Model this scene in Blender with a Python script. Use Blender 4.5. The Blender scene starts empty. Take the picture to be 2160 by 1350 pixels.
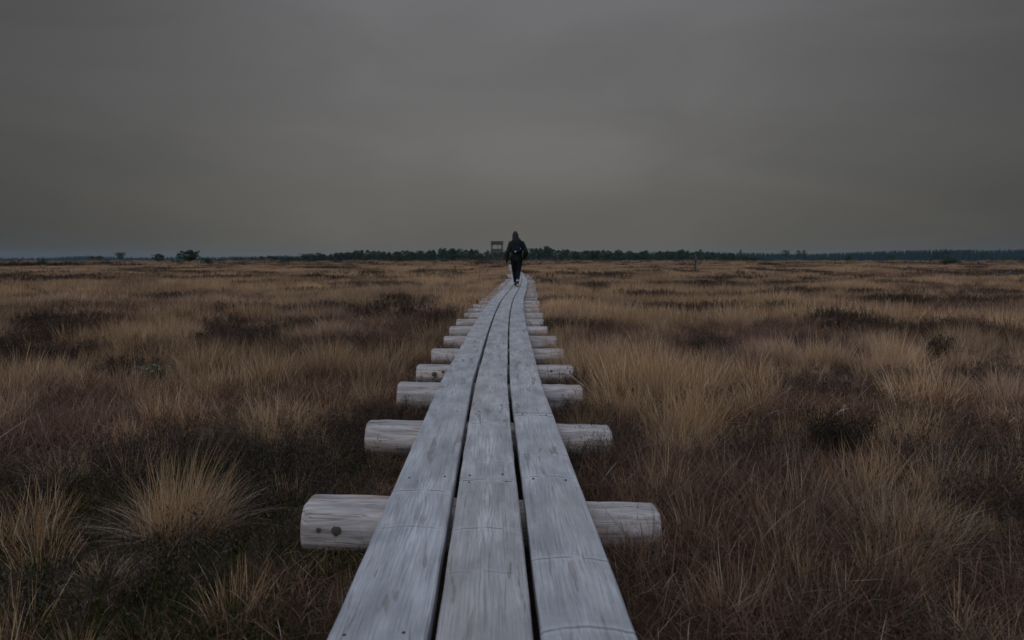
import bpy, bmesh, math, random
import numpy as np
from mathutils import Vector, Matrix, Euler

R = math.radians
rng = np.random.default_rng(11)
random.seed(11)
sc = bpy.context.scene
col = sc.collection

# ------------------------------------------------------------------ camera
F, CX, CY, HOR = 1440.0, 1080.0, 675.0, 549.0      # pixels of the 2160x1350 photograph
CAMH = 0.83                                        # above the deck (deck top = 0)
PITCH = math.atan((CY - HOR) / F)
cam = bpy.data.cameras.new('camera')
cam.sensor_width = 36.0
cam.lens = 36.0 * F / 2160.0
cam.clip_start, cam.clip_end = 0.05, 9000
cam.dof.use_dof = True
cam.dof.focus_distance = 4.2
cam.dof.aperture_fstop = 4.5
camo = bpy.data.objects.new('camera', cam); col.objects.link(camo)
camo.location = (0, 0, CAMH)
camo.rotation_euler = (math.pi / 2 - PITCH, 0, 0)
sc.camera = camo

# ------------------------------------------------------------------ world: overcast dusk
SUN_EL, SUN_AZ = R(42), R(200)                     # azimuth measured right of straight ahead (+Y); veiled sun behind the camera
GLOW_AZ = R(0.5)                                     # thinner cloud ahead
w = bpy.data.worlds.new('World'); sc.world = w; w.use_nodes = True
nt = w.node_tree; nt.nodes.clear(); L = nt.links
def N(t, **k):
    n = nt.nodes.new(t)
    for a, b in k.items(): setattr(n, a, b)
    return n
def M(op, a, b=None, c=None, clamp=False):
    n = N('ShaderNodeMath', operation=op); n.use_clamp = clamp
    for i, v in enumerate((a, b, c)):
        if v is None: continue
        if isinstance(v, (int, float)): n.inputs[i].default_value = v
        else: L.new(v, n.inputs[i])
    return n.outputs[0]
out = N('ShaderNodeOutputWorld')
sky = N('ShaderNodeTexSky', sky_type='NISHITA')
sky.sun_disc = False; sky.sun_elevation = SUN_EL; sky.sun_rotation = SUN_AZ
sky.air_density = 1.0; sky.dust_density = 4.0
bg1 = N('ShaderNodeBackground'); bg1.inputs['Strength'].default_value = 0.05
L.new(sky.outputs[0], bg1.inputs['Color'])
tc = N('ShaderNodeTexCoord')
sep = N('ShaderNodeSeparateXYZ'); L.new(tc.outputs['Generated'], sep.inputs[0])
X, Y, Z = sep.outputs
hl = M('SQRT', M('ADD', M('MULTIPLY', X, X), M('MULTIPLY', Y, Y)))
caz = M('DIVIDE', M('ADD', M('MULTIPLY', X, math.sin(GLOW_AZ)), M('MULTIPLY', Y, math.cos(GLOW_AZ))), M('MAXIMUM', hl, 0.001))
# broad brightening of the cloud deck where it is thinner
glow = M('EXPONENT', M('MULTIPLY', M('SUBTRACT', 1.0, caz), -6.5))
zc = M('MAXIMUM', Z, 0.0)
horiz = M('ADD', 0.050, M('MULTIPLY', glow, 0.092))
mrz = N('ShaderNodeMapRange', interpolation_type='SMOOTHSTEP')
L.new(zc, mrz.inputs[0]); mrz.inputs[1].default_value = 0.26; mrz.inputs[2].default_value = 1.0
mrz.inputs[3].default_value = 0.0; mrz.inputs[4].default_value = 1.0
lum = M('ADD', horiz, M('MULTIPLY', mrz.outputs[0], 0.35))
# cloud streaks
mp = N('ShaderNodeMapping'); mp.inputs['Scale'].default_value = (1.0, 1.0, 3.6)
L.new(tc.outputs['Generated'], mp.inputs[0])
n1 = N('ShaderNodeTexNoise'); n1.inputs['Scale'].default_value = 2.8; n1.inputs['Detail'].default_value = 5; n1.inputs['Roughness'].default_value = 0.5
n1.inputs['Distortion'].default_value = 0.6
L.new(mp.outputs[0], n1.inputs[0])
cl = M('ADD', 0.755, M('MULTIPLY', n1.outputs[0], 0.49))
lum = M('MULTIPLY', lum, cl)
mh = N('ShaderNodeMapRange', interpolation_type='SMOOTHSTEP'); L.new(zc, mh.inputs[0])     # thicker air and cloud low down
mh.inputs[1].default_value = -0.03; mh.inputs[2].default_value = 0.20; mh.inputs[3].default_value = 0.79; mh.inputs[4].default_value = 1.09
lum = M('MULTIPLY', lum, mh.outputs[0])
ramp = N('ShaderNodeValToRGB'); L.new(zc, ramp.inputs[0])
e = ramp.color_ramp.elements
e[0].position = 0.0; e[0].color = (1.06, 0.965, 0.78, 1)
e[1].position = 0.9; e[1].color = (0.84, 0.97, 1.24, 1)
m_ = ramp.color_ramp.elements.new(0.12); m_.color = (1.01, 0.97, 0.90, 1)
m_ = ramp.color_ramp.elements.new(0.32); m_.color = (1.0, 0.972, 0.985, 1)
vm = N('ShaderNodeVectorMath', operation='SCALE'); L.new(ramp.outputs[0], vm.inputs[0]); L.new(lum, vm.inputs['Scale'])
bg2 = N('ShaderNodeBackground'); L.new(vm.outputs[0], bg2.inputs['Color'])
mx = N('ShaderNodeMixShader'); mx.inputs[0].default_value = 0.97
L.new(bg1.outputs[0], mx.inputs[1]); L.new(bg2.outputs[0], mx.inputs[2]); L.new(mx.outputs[0], out.inputs['Surface'])

sun = bpy.data.lights.new('sun', 'SUN'); sun.energy = 1.15; sun.angle = R(80); sun.color = (0.95, 0.98, 1.0)
suno = bpy.data.objects.new('sun', sun); col.objects.link(suno)
sd = Vector((math.sin(SUN_AZ) * math.cos(SUN_EL), math.cos(SUN_AZ) * math.cos(SUN_EL), math.sin(SUN_EL)))
suno.rotation_euler = sd.to_track_quat('Z', 'Y').to_euler()
suno.location = (0, 0, 30)

vs = sc.view_settings
vs.view_transform = 'Standard'; vs.look = 'None'; vs.exposure = 0.0; vs.gamma = 1.0; vs.use_curve_mapping = False
sc.render.engine = 'CYCLES'
cy = sc.cycles
cy.use_denoising = True
cy.max_bounces = 5; cy.diffuse_bounces = 3; cy.glossy_bounces = 1; cy.transmission_bounces = 2; cy.transparent_max_bounces = 4; cy.volume_bounces = 0

# ------------------------------------------------------------------ helpers
GZ = -0.26                                         # mean bog surface below the deck
cp, sp = math.cos(PITCH), math.sin(PITCH)
def ray(px, py):
    a, b = (px - CX) / F, -(py - CY) / F
    return Vector((a, cp + b * sp, -sp + b * cp))
def on_plane(px, py, z=GZ):
    d = ray(px, py); t = (z - CAMH) / d.z
    return Vector((d.x * t, d.y * t, z))
def at_depth(px, py, y):
    d = ray(px, py); t = y / d.y
    return Vector((d.x * t, y, CAMH + d.z * t))

def vnoise(x, y, seed=0):
    x = np.asarray(x, float); y = np.asarray(y, float)
    xi = np.floor(x); yi = np.floor(y); fx = x - xi; fy = y - yi
    fx = fx * fx * (3 - 2 * fx); fy = fy * fy * (3 - 2 * fy)
    def h(a, b):
        n = (a.astype(np.int64) * 374761393 + b.astype(np.int64) * 668265263 + seed * 974634777) & 0xFFFFFFFF
        n = ((n ^ (n >> 13)) * 1274126177) & 0xFFFFFFFF
        n = ((n ^ (n >> 16)) * 2246822519) & 0xFFFFFFFF
        return ((n ^ (n >> 15)) & 0xFFFFFF) / float(0xFFFFFF)
    a, b, c, d = h(xi, yi), h(xi + 1, yi), h(xi, yi + 1), h(xi + 1, yi + 1)
    return (a * (1 - fx) + b * fx) * (1 - fy) + (c * (1 - fx) + d * fx) * fy
def fbm(x, y, seed=0, o=3):
    s = 0; a = 0.5; t = 0
    for k in range(o):
        s = s + a * vnoise(np.asarray(x) * 2 ** k + 17.3 * k, np.asarray(y) * 2 ** k + 5.1 * k, seed + k); t += a; a *= 0.5
    return s / t

def tag(o, label=None, cat=None, group=None, kind=None):
    if label: o['label'] = label
    if cat: o['category'] = cat
    if group: o['group'] = group
    if kind: o['kind'] = kind
    return o
def link(o, parent=None):
    col.objects.link(o)
    if parent is not None: o.parent = parent
    return o
def empty(name, loc=(0, 0, 0), rz=0.0):
    o = bpy.data.objects.new(name, None); o.empty_display_size = 0.2
    o.location = loc; o.rotation_euler = (0, 0, rz); col.objects.link(o); return o
def obj(name, mesh, mat=None, parent=None, smooth=False):
    if mat is not None:
        mesh.materials.clear(); mesh.materials.append(mat)
    if smooth:
        mesh.polygons.foreach_set('use_smooth', np.ones(len(mesh.polygons), bool))
    return link(bpy.data.objects.new(name, mesh), parent)
def tri_mesh(name, V, T, attrs=None, mat=None):
    V = np.asarray(V, np.float32); T = np.asarray(T, np.int32)
    m = bpy.data.meshes.new(name)
    m.vertices.add(len(V)); m.vertices.foreach_set('co', V.ravel())
    k = T.shape[1]
    m.loops.add(T.size); m.loops.foreach_set('vertex_index', T.ravel())
    m.polygons.add(len(T)); m.polygons.foreach_set('loop_start', np.arange(0, T.size, k, dtype=np.int32))
    m.update(calc_edges=True)
    for a, v in (attrs or {}).items():
        v = np.asarray(v, np.float32)
        if v.ndim == 1:
            m.attributes.new(a, 'FLOAT', 'POINT').data.foreach_set('value', v)
        else:
            m.attributes.new(a, 'FLOAT_VECTOR', 'POINT').data.foreach_set('vector', v.ravel())
    if mat: m.materials.append(mat)
    return m
def bm_mesh(name, bm):
    m = bpy.data.meshes.new(name); bmesh.ops.recalc_face_normals(bm, faces=bm.faces[:]); bm.to_mesh(m); bm.free(); return m
def bm_box(bm, c, s, rot=None):
    mt = Matrix.Translation(c) @ ((rot or Matrix.Identity(3)).to_4x4()) @ Matrix.Diagonal((s[0], s[1], s[2], 1))
    return bmesh.ops.create_cube(bm, size=1.0, matrix=mt)
def bm_bar(bm, a, b, wx, wy):
    a, b = Vector(a), Vector(b); d = b - a
    q = d.to_track_quat('Z', 'Y').to_matrix()
    bm_box(bm, (a + b) / 2, (wx, wy, d.length), q)
def bm_tube(bm, pts, rad, seg=6, cap=True):
    pts = [Vector(p) for p in pts]; rings = []
    for i, p in enumerate(pts):
        d = (pts[min(i + 1, len(pts) - 1)] - pts[max(i - 1, 0)]).normalized()
        q = d.to_track_quat('Z', 'Y').to_matrix()
        rings.append([bm.verts.new(p + q @ Vector((math.cos(t) * rad[i], math.sin(t) * rad[i], 0))) for t in [2 * math.pi * k / seg for k in range(seg)]])
    for a, b in zip(rings, rings[1:]):
        for k in range(seg): bm.faces.new((a[k], a[(k + 1) % seg], b[(k + 1) % seg], b[k]))
    if cap:
        bm.faces.new(rings[0][::-1]); bm.faces.new(rings[-1])

# ------------------------------------------------------------------ materials
class Mat:
    def __init__(s, name):
        s.m = bpy.data.materials.new(name); s.m.use_nodes = True; s.t = s.m.node_tree; s.t.nodes.clear()
        s.out = s.n('ShaderNodeOutputMaterial')
    def n(s, t, **k):
        x = s.t.nodes.new(t)
        for a, b in k.items(): setattr(x, a, b)
        return x
    def l(s, a, b): s.t.links.new(a, b)
    def math(s, op, a, b=None, c=None, clamp=False):
        x = s.n('ShaderNodeMath', operation=op); x.use_clamp = clamp
        for i, v in enumerate((a, b, c)):
            if v is None: continue
            if isinstance(v, (int, float)): x.inputs[i].default_value = v
            else: s.l(v, x.inputs[i])
        return x.outputs[0]
    def noise(s, vec, scale=5, detail=3, rough=0.5, dist=0.0, dim='3D'):
        x = s.n('ShaderNodeTexNoise', noise_dimensions=dim)
        if vec is not None: s.l(vec, x.inputs['Vector'])
        x.inputs['Scale'].default_value = scale; x.inputs['Detail'].default_value = detail
        x.inputs['Roughness'].default_value = rough; x.inputs['Distortion'].default_value = dist
        return x.outputs[0]
    def ramp(s, fac, stops, interp='LINEAR'):
        x = s.n('ShaderNodeValToRGB'); x.color_ramp.interpolation = interp; s.l(fac, x.inputs[0])
        el = x.color_ramp.elements
        while len(el) < len(stops): el.new(0.5)
        for q, (p, c) in zip(el, stops): q.position = p; q.color = (*c, 1) if len(c) == 3 else c
        return x.outputs[0]
    def mix(s, fac, a, b, mode='MIX'):
        x = s.n('ShaderNodeMix', data_type='RGBA', blend_type=mode); x.clamp_factor = True
        for i, v in ((0, fac), (6, a), (7, b)):
            if isinstance(v, (int, float)): x.inputs[i].default_value = v
            elif isinstance(v, tuple): x.inputs[i].default_value = (*v, 1)
            else: s.l(v, x.inputs[i])
        return x.outputs[2]
    def maprange(s, v, a, b, c=0.0, d=1.0, smooth=True):
        x = s.n('ShaderNodeMapRange'); x.interpolation_type = 'SMOOTHSTEP' if smooth else 'LINEAR'
        s.l(v, x.inputs[0])
        for i, q in enumerate((a, b, c, d)): x.inputs[i + 1].default_value = q
        return x.outputs[0]
    def attr(s, name, typ='GEOMETRY', o='Fac'):
        return s.n('ShaderNodeAttribute', attribute_name=name, attribute_type=typ).outputs[o]
    def combine(s, x, y, z):
        c = s.n('ShaderNodeCombineXYZ')
        for i, v in enumerate((x, y, z)):
            if isinstance(v, (int, float)): c.inputs[i].default_value = v
            else: s.l(v, c.inputs[i])
        return c.outputs[0]
    def bsdf(s, colr, rough=0.7, bump=None, bs=0.3, bd=0.01, spec=0.3, metal=0.0):
        b = s.n('ShaderNodeBsdfPrincipled')
        if isinstance(colr, tuple): b.inputs['Base Color'].default_value = (*colr, 1)
        else: s.l(colr, b.inputs['Base Color'])
        if isinstance(rough, (int, float)): b.inputs['Roughness'].default_value = rough
        else: s.l(rough, b.inputs['Roughness'])
        b.inputs['Specular IOR Level'].default_value = spec; b.inputs['Metallic'].default_value = metal
        if bump is not None:
            x = s.n('ShaderNodeBump'); x.inputs['Strength'].default_value = bs; x.inputs['Distance'].default_value = bd
            s.l(bump, x.inputs['Height']); s.l(x.outputs[0], b.inputs['Normal'])
        s.l(b.outputs[0], s.out.inputs['Surface'])
        return b

def plain(name, colr, rough=0.7, var=0.25, scale=8.0, spec=0.3, bump=0.15):
    m = Mat(name); tcn = m.n('ShaderNodeTexCoord')
    nz = m.noise(tcn.outputs['Object'], scale, 5, 0.6)
    c = m.mix(m.maprange(nz, 0.3, 0.7), tuple(x * (1 - var) for x in colr), tuple(min(1, x * (1 + var)) for x in colr))
    m.bsdf(c, rough, nz, bump, 0.01, spec)
    return m.m

def grass_mat(name, stops, root, trans=0.25, vlo=0.6, vhi=1.3, rootp=0.55, alt=None):
    """dead / living blades: colour picked per blade, tinted per clump, darker towards the root"""
    m = Mat(name)
    rnd = m.attr('rnd'); t = m.attr('t'); tint = m.attr('tint', 'INSTANCER')
    c = m.ramp(rnd, stops)
    if alt: c = m.mix(m.maprange(m.attr('tint2', 'INSTANCER'), 0.35, 1.0, 0.0, 0.8), c, alt)
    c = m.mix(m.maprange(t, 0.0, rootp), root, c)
    v = m.maprange(tint, 0, 1, vlo, vhi, smooth=False)
    x = m.n('ShaderNodeVectorMath', operation='SCALE'); m.l(c, x.inputs[0]); m.l(v, x.inputs['Scale'])
    d = m.n('ShaderNodeBsdfDiffuse'); m.l(x.outputs[0], d.inputs[0])
    tr = m.n('ShaderNodeBsdfTranslucent'); m.l(x.outputs[0], tr.inputs[0])
    g = m.n('ShaderNodeMixShader'); g.inputs[0].default_value = trans
    m.l(d.outputs[0], g.inputs[1]); m.l(tr.outputs[0], g.inputs[2]); m.l(g.outputs[0], m.out.inputs['Surface'])
    return m.m

def plank_mat():
    """weathered softwood: pc = (across, along, -) in metres; object colour = tint + seed"""
    m = Mat('weathered_plank')
    pc = m.n('ShaderNodeAttribute', attribute_name='pc').outputs['Vector']
    sp_ = m.n('ShaderNodeSeparateXYZ'); m.l(pc, sp_.inputs[0]); u, v, side = sp_.outputs
    oi = m.n('ShaderNodeObjectInfo'); seed = m.math('MULTIPLY', oi.outputs['Alpha'], 97.0)
    heart = m.math('MULTIPLY', m.math('SUBTRACT', m.noise(m.combine(m.math('MULTIPLY', v, 0.5), seed, 0.0), 1.0, 3), 0.5), 0.07)
    uc = m.math('SUBTRACT', u, heart)
    au = m.math('ABSOLUTE', uc)
    # branch whorls along the board: arcs running across the grain
    vj = m.math('ADD', v, m.math('MULTIPLY', m.noise(m.combine(m.math('MULTIPLY', v, 0.9), seed, 3.0), 1.0, 1), 0.55))
    vb = m.math('SUBTRACT', vj, m.math('MULTIPLY', m.math('POWER', m.math('MULTIPLY', au, 10.0), 1.5), -0.022))
    vb = m.math('ADD', vb, m.math('MULTIPLY', m.noise(m.combine(m.math('MULTIPLY', u, 22.0), m.math('MULTIPLY', v, 5.0), seed), 1.0, 2), 0.022))
    fr = m.math('FRACT', m.math('DIVIDE', vb, 0.36))
    dv = m.math('MULTIPLY', m.math('SUBTRACT', fr, 0.5), 0.36)          # metres from the whorl line
    adv = m.math('ABSOLUTE', dv)
    cell = m.math('FLOOR', m.math('DIVIDE', vb, 0.36))
    ck = m.n('ShaderNodeTexWhiteNoise', noise_dimensions='2D'); m.l(m.combine(cell, seed, 0.0), ck.inputs['Vector'])
    part = m.maprange(m.noise(m.combine(m.math('MULTIPLY', u, 16.0), m.math('MULTIPLY', cell, 3.7), seed), 1.0, 1), 0.34, 0.52)
    strong = m.maprange(ck.outputs[0], 0.30, 0.85)
    line = m.math('MULTIPLY', m.math('MULTIPLY', m.maprange(adv, 0.0015, 0.0075, 1.0, 0.0), part), strong)
    rim = m.math('MULTIPLY', m.maprange(adv, 0.004, 0.028, 1.0, 0.0), strong)
    # growth rings: cathedral figure bending around the whorls
    bend = m.math('MULTIPLY', m.maprange(adv, 0.0, 0.13, 1.0, 0.0), m.math('MULTIPLY', strong, 0.014))
    wob = m.noise(m.combine(m.math('MULTIPLY', u, 7.0), m.math('MULTIPLY', v, 1.6), seed), 1.0, 4, 0.55)
    blot0 = m.noise(m.combine(m.math('MULTIPLY', u, 3.0), m.math('MULTIPLY', v, 0.6), m.math('ADD', seed, 21.0)), 1.0, 2)
    ringv = m.math('ADD', m.math('ADD', au, bend), m.math('MULTIPLY', wob, 0.06))
    ring = m.math('SINE', m.math('MULTIPLY', m.math('MULTIPLY', ringv, m.maprange(blot0, 0.3, 0.7, 0.75, 1.2)), 2 * math.pi * 88))
    ringm = m.maprange(ring, -0.2, 1.0)
    fib = m.noise(m.combine(m.math('MULTIPLY', u, 210.0), m.math('MULTIPLY', v, 4.0), seed), 1.0, 4, 0.65)
    fib2 = m.noise(m.combine(m.math('MULTIPLY', u, 75.0), m.math('MULTIPLY', v, 2.2), seed), 1.0, 4, 0.6)
    blot = m.noise(m.combine(m.math('MULTIPLY', u, 9.0), m.math('MULTIPLY', v, 3.0), seed), 1.0, 5, 0.62)
    saw = m.noise(m.combine(m.math('MULTIPLY', u, 6.0), m.math('MULTIPLY', v, 150.0), seed), 1.0, 2)
    base = m.mix(m.maprange(blot, 0.3, 0.72), (0.268, 0.274, 0.292), (0.53, 0.538, 0.562))
    base = m.mix(m.math('MULTIPLY', m.maprange(fib2, 0.35, 0.7), 0.5), base, (0.275, 0.285, 0.315))
    base = m.mix(m.math('MULTIPLY', ringm, m.math('MULTIPLY', m.maprange(au, 0.0, 0.06, 0.42, 0.05), m.maprange(blot, 0.35, 0.65, 0.25, 1.0))), base, (0.175, 0.172, 0.180))
    base = m.mix(m.maprange(fib, 0.48, 0.68, 0.0, 0.55), base, (0.15, 0.152, 0.165))
    base = m.mix(m.maprange(saw, 0.55, 0.8, 0.0, 0.18), base, (0.46, 0.47, 0.50))
    # pale frosted streak over the heart
    st = m.math('MULTIPLY', m.maprange(au, 0.004, 0.045, 1.0, 0.0), m.maprange(m.noise(m.combine(m.math('MULTIPLY', u, 110.0), m.math('MULTIPLY', v, 6.0), seed), 1.0, 4, 0.6), 0.38, 0.66))
    base = m.mix(m.math('MULTIPLY', st, m.math('MULTIPLY', m.maprange(m.noise(m.combine(m.math('MULTIPLY', v, 1.3), seed, 9.0), 1.0, 2), 0.42, 0.62), m.math('MULTIPLY', m.math('FRACT', m.math('MULTIPLY', seed, 3.37)), 0.75))), base, (0.62, 0.64, 0.69))
    base = m.mix(m.math('MULTIPLY', m.math('MULTIPLY', rim, m.maprange(fib2, 0.3, 0.6, 0.3, 1.0)), 0.55), base, (0.56, 0.585, 0.64))
    # torn pockets and grey-brown stains
    tp = m.noise(m.combine(m.math('MULTIPLY', u, 30.0), m.math('MULTIPLY', v, 3.2), m.math('ADD', seed, 7.0)), 1.0, 3, 0.5, 0.4)
    torn = m.math('MULTIPLY', m.maprange(tp, 0.60, 0.64), m.maprange(m.noise(m.combine(m.math('MULTIPLY', v, 0.7), seed, 5.0), 1.0, 1), 0.42, 0.55))
    base = m.mix(m.math('MULTIPLY', torn, 0.7), base, (0.20, 0.172, 0.16))
    warm = m.maprange(m.noise(m.combine(m.math('MULTIPLY', u, 5.0), m.math('MULTIPLY', v, 0.8), seed), 1.0, 2), 0.45, 0.7)
    base = m.mix(m.math('MULTIPLY', warm, 0.22), base, (0.36, 0.31, 0.28))
    base = m.mix(m.math('MULTIPLY', line, 0.85), base, (0.07, 0.07, 0.075))
    base = m.mix(1.0, base, oi.outputs['Color'], 'MULTIPLY')
    hgt = m.math('SUBTRACT', m.math('SUBTRACT', m.math('MULTIPLY', fib, 0.35), m.math('MULTIPLY', ringm, 0.25)), m.math('MULTIPLY', line, 2.2))
    hgt = m.math('ADD', m.math('SUBTRACT', hgt, m.math('MULTIPLY', torn, 0.8)), m.math('MULTIPLY', rim, 0.5))
    m.bsdf(base, 0.62, hgt, 0.55, 0.004, 0.35)
    return m.m

def log_mat():
    m = Mat('peeled_log')
    tcn = m.n('ShaderNodeTexCoord'); oi = m.n('ShaderNodeObjectInfo')
    s3 = m.n('ShaderNodeSeparateXYZ'); m.l(tcn.outputs['Object'], s3.inputs[0]); x, y, z = s3.outputs
    sd_ = m.math('MULTIPLY', oi.outputs['Random'], 50.0)
    vec = m.combine(m.math('ADD', m.math('MULTIPLY', x, 3.0), sd_), m.math('MULTIPLY', y, 26.0), m.math('MULTIPLY', z, 26.0))
    g1 = m.noise(vec, 1.0, 5, 0.6, 0.5)
    g2 = m.noise(m.combine(m.math('ADD', m.math('MULTIPLY', x, 5.0), sd_), m.math('MULTIPLY', y, 120.0), m.math('MULTIPLY', z, 120.0)), 1.0, 3)
    g3 = m.noise(m.combine(m.math('ADD', m.math('MULTIPLY', x, 2.0), sd_), m.math('MULTIPLY', y, 9.0), m.math('MULTIPLY', z, 9.0)), 1.0, 3, 0.6, 0.8)
    c = m.ramp(g1, [(0.28, (0.14, 0.13, 0.14)), (0.46, (0.31, 0.292, 0.305)), (0.68, (0.50, 0.475, 0.49))])
    c = m.mix(m.maprange(g3, 0.54, 0.70, 0, 0.6), c, (0.34, 0.205, 0.125))
    c = m.mix(m.maprange(g3, 0.46, 0.30, 0, 0.6), c, (0.155, 0.125, 0.12))
    c = m.mix(m.maprange(g2, 0.55, 0.75, 0, 0.5), c, (0.15, 0.13, 0.13))
    # weather checks
    ck = m.noise(m.combine(m.math('ADD', m.math('MULTIPLY', x, 1.6), sd_), m.math('MULTIPLY', y, 40.0), m.math('MULTIPLY', z, 40.0)), 1.0, 2)
    chk = m.maprange(m.math('ABSOLUTE', m.math('SUBTRACT', ck, 0.5)), 0.0, 0.02, 1.0, 0.0)
    chk = m.math('MULTIPLY', chk, m.maprange(g3, 0.4, 0.55))
    c = m.mix(m.math('MULTIPLY', chk, 0.7), c, (0.06, 0.05, 0.05))
    m.bsdf(c, 0.65, m.math('SUBTRACT', g2, chk), 0.4, 0.005, 0.3)
    return m.m

PLANK, LOG = plank_mat(), log_mat()
NAIL = plain('rusty_nail', (0.035, 0.03, 0.03), 0.6, 0.3, 40)
KNOT = plain('dark_knot', (0.055, 0.045, 0.042), 0.7, 0.4, 60)
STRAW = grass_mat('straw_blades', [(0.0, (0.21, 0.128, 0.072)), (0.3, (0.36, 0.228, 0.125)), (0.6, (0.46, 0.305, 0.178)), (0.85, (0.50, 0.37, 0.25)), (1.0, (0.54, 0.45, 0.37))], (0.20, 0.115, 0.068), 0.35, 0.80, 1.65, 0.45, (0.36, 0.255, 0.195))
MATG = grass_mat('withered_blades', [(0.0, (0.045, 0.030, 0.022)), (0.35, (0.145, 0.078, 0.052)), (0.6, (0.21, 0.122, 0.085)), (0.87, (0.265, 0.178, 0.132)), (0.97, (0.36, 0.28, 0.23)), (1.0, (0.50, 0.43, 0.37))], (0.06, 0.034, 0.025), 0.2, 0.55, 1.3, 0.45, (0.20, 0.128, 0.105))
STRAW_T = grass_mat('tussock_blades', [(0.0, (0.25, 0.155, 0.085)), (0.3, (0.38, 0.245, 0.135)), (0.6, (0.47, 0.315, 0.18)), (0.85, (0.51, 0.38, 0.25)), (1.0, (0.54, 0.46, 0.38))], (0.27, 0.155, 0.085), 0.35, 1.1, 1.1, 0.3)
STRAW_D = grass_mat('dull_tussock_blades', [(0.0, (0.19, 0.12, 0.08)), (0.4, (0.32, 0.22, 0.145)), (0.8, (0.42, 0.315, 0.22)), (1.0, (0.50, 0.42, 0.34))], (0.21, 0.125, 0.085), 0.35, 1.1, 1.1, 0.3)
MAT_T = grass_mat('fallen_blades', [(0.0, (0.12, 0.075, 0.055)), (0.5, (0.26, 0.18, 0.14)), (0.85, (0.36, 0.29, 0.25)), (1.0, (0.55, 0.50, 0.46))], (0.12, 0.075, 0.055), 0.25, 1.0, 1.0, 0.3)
HSTOPS = [(0.0, (0.030, 0.027, 0.023)), (0.4, (0.054, 0.046, 0.036)), (0.7, (0.082, 0.064, 0.056)), (1.0, (0.15, 0.105, 0.10))]
HEATH_T = grass_mat('bush_leaves', [(p, (0.5 * c[0], 0.58 * c[1], 0.5 * c[2])) for p, c in HSTOPS], (0.035, 0.024, 0.021), 0.1, 0.9, 0.9)
HEATH = grass_mat('heather_leaves', HSTOPS, (0.045, 0.031, 0.027), 0.1)
MOSSG = grass_mat('moss_sprigs', [(0.0, (0.020, 0.025, 0.012)), (0.5, (0.038, 0.048, 0.017)), (0.85, (0.066, 0.070, 0.027)), (1.0, (0.14, 0.115, 0.06))], (0.018, 0.020, 0.012), 0.1)
SAPL = grass_mat('young_needles', [(0.0, (0.045, 0.055, 0.02)), (1.0, (0.12, 0.12, 0.035))], (0.05, 0.05, 0.02), 0.1, 1.0, 1.0)
PINE = grass_mat('pine_needles', [(0.0, (0.034, 0.058, 0.044)), (0.5, (0.062, 0.098, 0.070)), (1.0, (0.105, 0.14, 0.088))], (0.034, 0.055, 0.042), 0.05, 0.9, 0.9)
SPRUCE = grass_mat('spruce_needles', [(0.0, (0.008, 0.016, 0.015)), (1.0, (0.022, 0.034, 0.028))], (0.01, 0.018, 0.016), 0.0, 1.0, 1.0)
BARK = plain('pine_bark', (0.085, 0.062, 0.05), 0.9, 0.4, 5)
DEADWOOD = plain('grey_deadwood', (0.065, 0.07, 0.075), 0.85, 0.3, 9)
TOWERWOOD = plain('tower_timber', (0.085, 0.075, 0.066), 0.85, 0.25, 1.5)
LICHEN = plain('pale_lichen', (0.13, 0.155, 0.13), 0.95, 0.3, 30)

def ground_mat():
    m = Mat('bog_surface')
    g = m.n('ShaderNodeNewGeometry').outputs['Position']
    a = m.noise(g, 0.9, 5, 0.6); b = m.noise(g, 9.0, 6, 0.65); c3 = m.noise(g, 60.0, 4, 0.7)
    c = m.ramp(a, [(0.3, (0.026, 0.026, 0.015)), (0.5, (0.055, 0.036, 0.027)), (0.7, (0.10, 0.066, 0.05))])
    c = m.mix(m.maprange(b, 0.45, 0.7, 0, 0.6), c, (0.030, 0.032, 0.016))
    c = m.mix(m.maprange(c3, 0.55, 0.8, 0, 0.4), c, (0.12, 0.085, 0.065))
    m.bsdf(c, 0.95, m.math('ADD', b, m.math('MULTIPLY', c3, 0.5)), 0.8, 0.03, 0.1)
    return m.m
GROUND = ground_mat()

# ------------------------------------------------------------------ centre line of the boardwalk
CL = np.array([(-3.0, 0.055), (0, -0.023), (1.49, -0.063), (3.84, -0.125), (4.76, -0.143), (5.77, -0.148), (7.38, -0.155), (9.26, -0.155), (11.2, -0.145),
               (14.2, -0.099), (19.3, 0.060), (23.4, 0.175), (27.8, 0.28), (33.2, 0.345), (38.5, 0.385), (46, 0.36), (54.3, 0.28), (66.4, 0.07),
               (92, -0.12), (130, -0.30), (171, -0.55), (230, -2.6), (281, -6.0)])
_m = np.zeros(len(CL)); _dx = np.diff(CL[:, 0]); _s = np.diff(CL[:, 1]) / _dx
_m[1:-1] = (_s[:-1] * _dx[1:] + _s[1:] * _dx[:-1]) / (_dx[1:] + _dx[:-1]); _m[0] = _s[0]; _m[-1] = _s[-1]
def cx_at(y):
    y = np.clip(np.asarray(y, float), CL[0, 0], CL[-1, 0]); i = np.clip(np.searchsorted(CL[:, 0], y) - 1, 0, len(CL) - 2)
    h = _dx[i]; t = (y - CL[i, 0]) / h
    return ((2*t**3-3*t**2+1)*CL[i, 1] + (t**3-2*t**2+t)*h*_m[i] + (-2*t**3+3*t**2)*CL[i+1, 1] + (t**3-t**2)*h*_m[i+1])
def roll_at(y): return R(1.7) * np.clip((6.2 - np.asarray(y, float)) / 1.8, 0, 1)
def head_at(y): return (cx_at(y + 0.05) - cx_at(y - 0.05)) / 0.1

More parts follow.
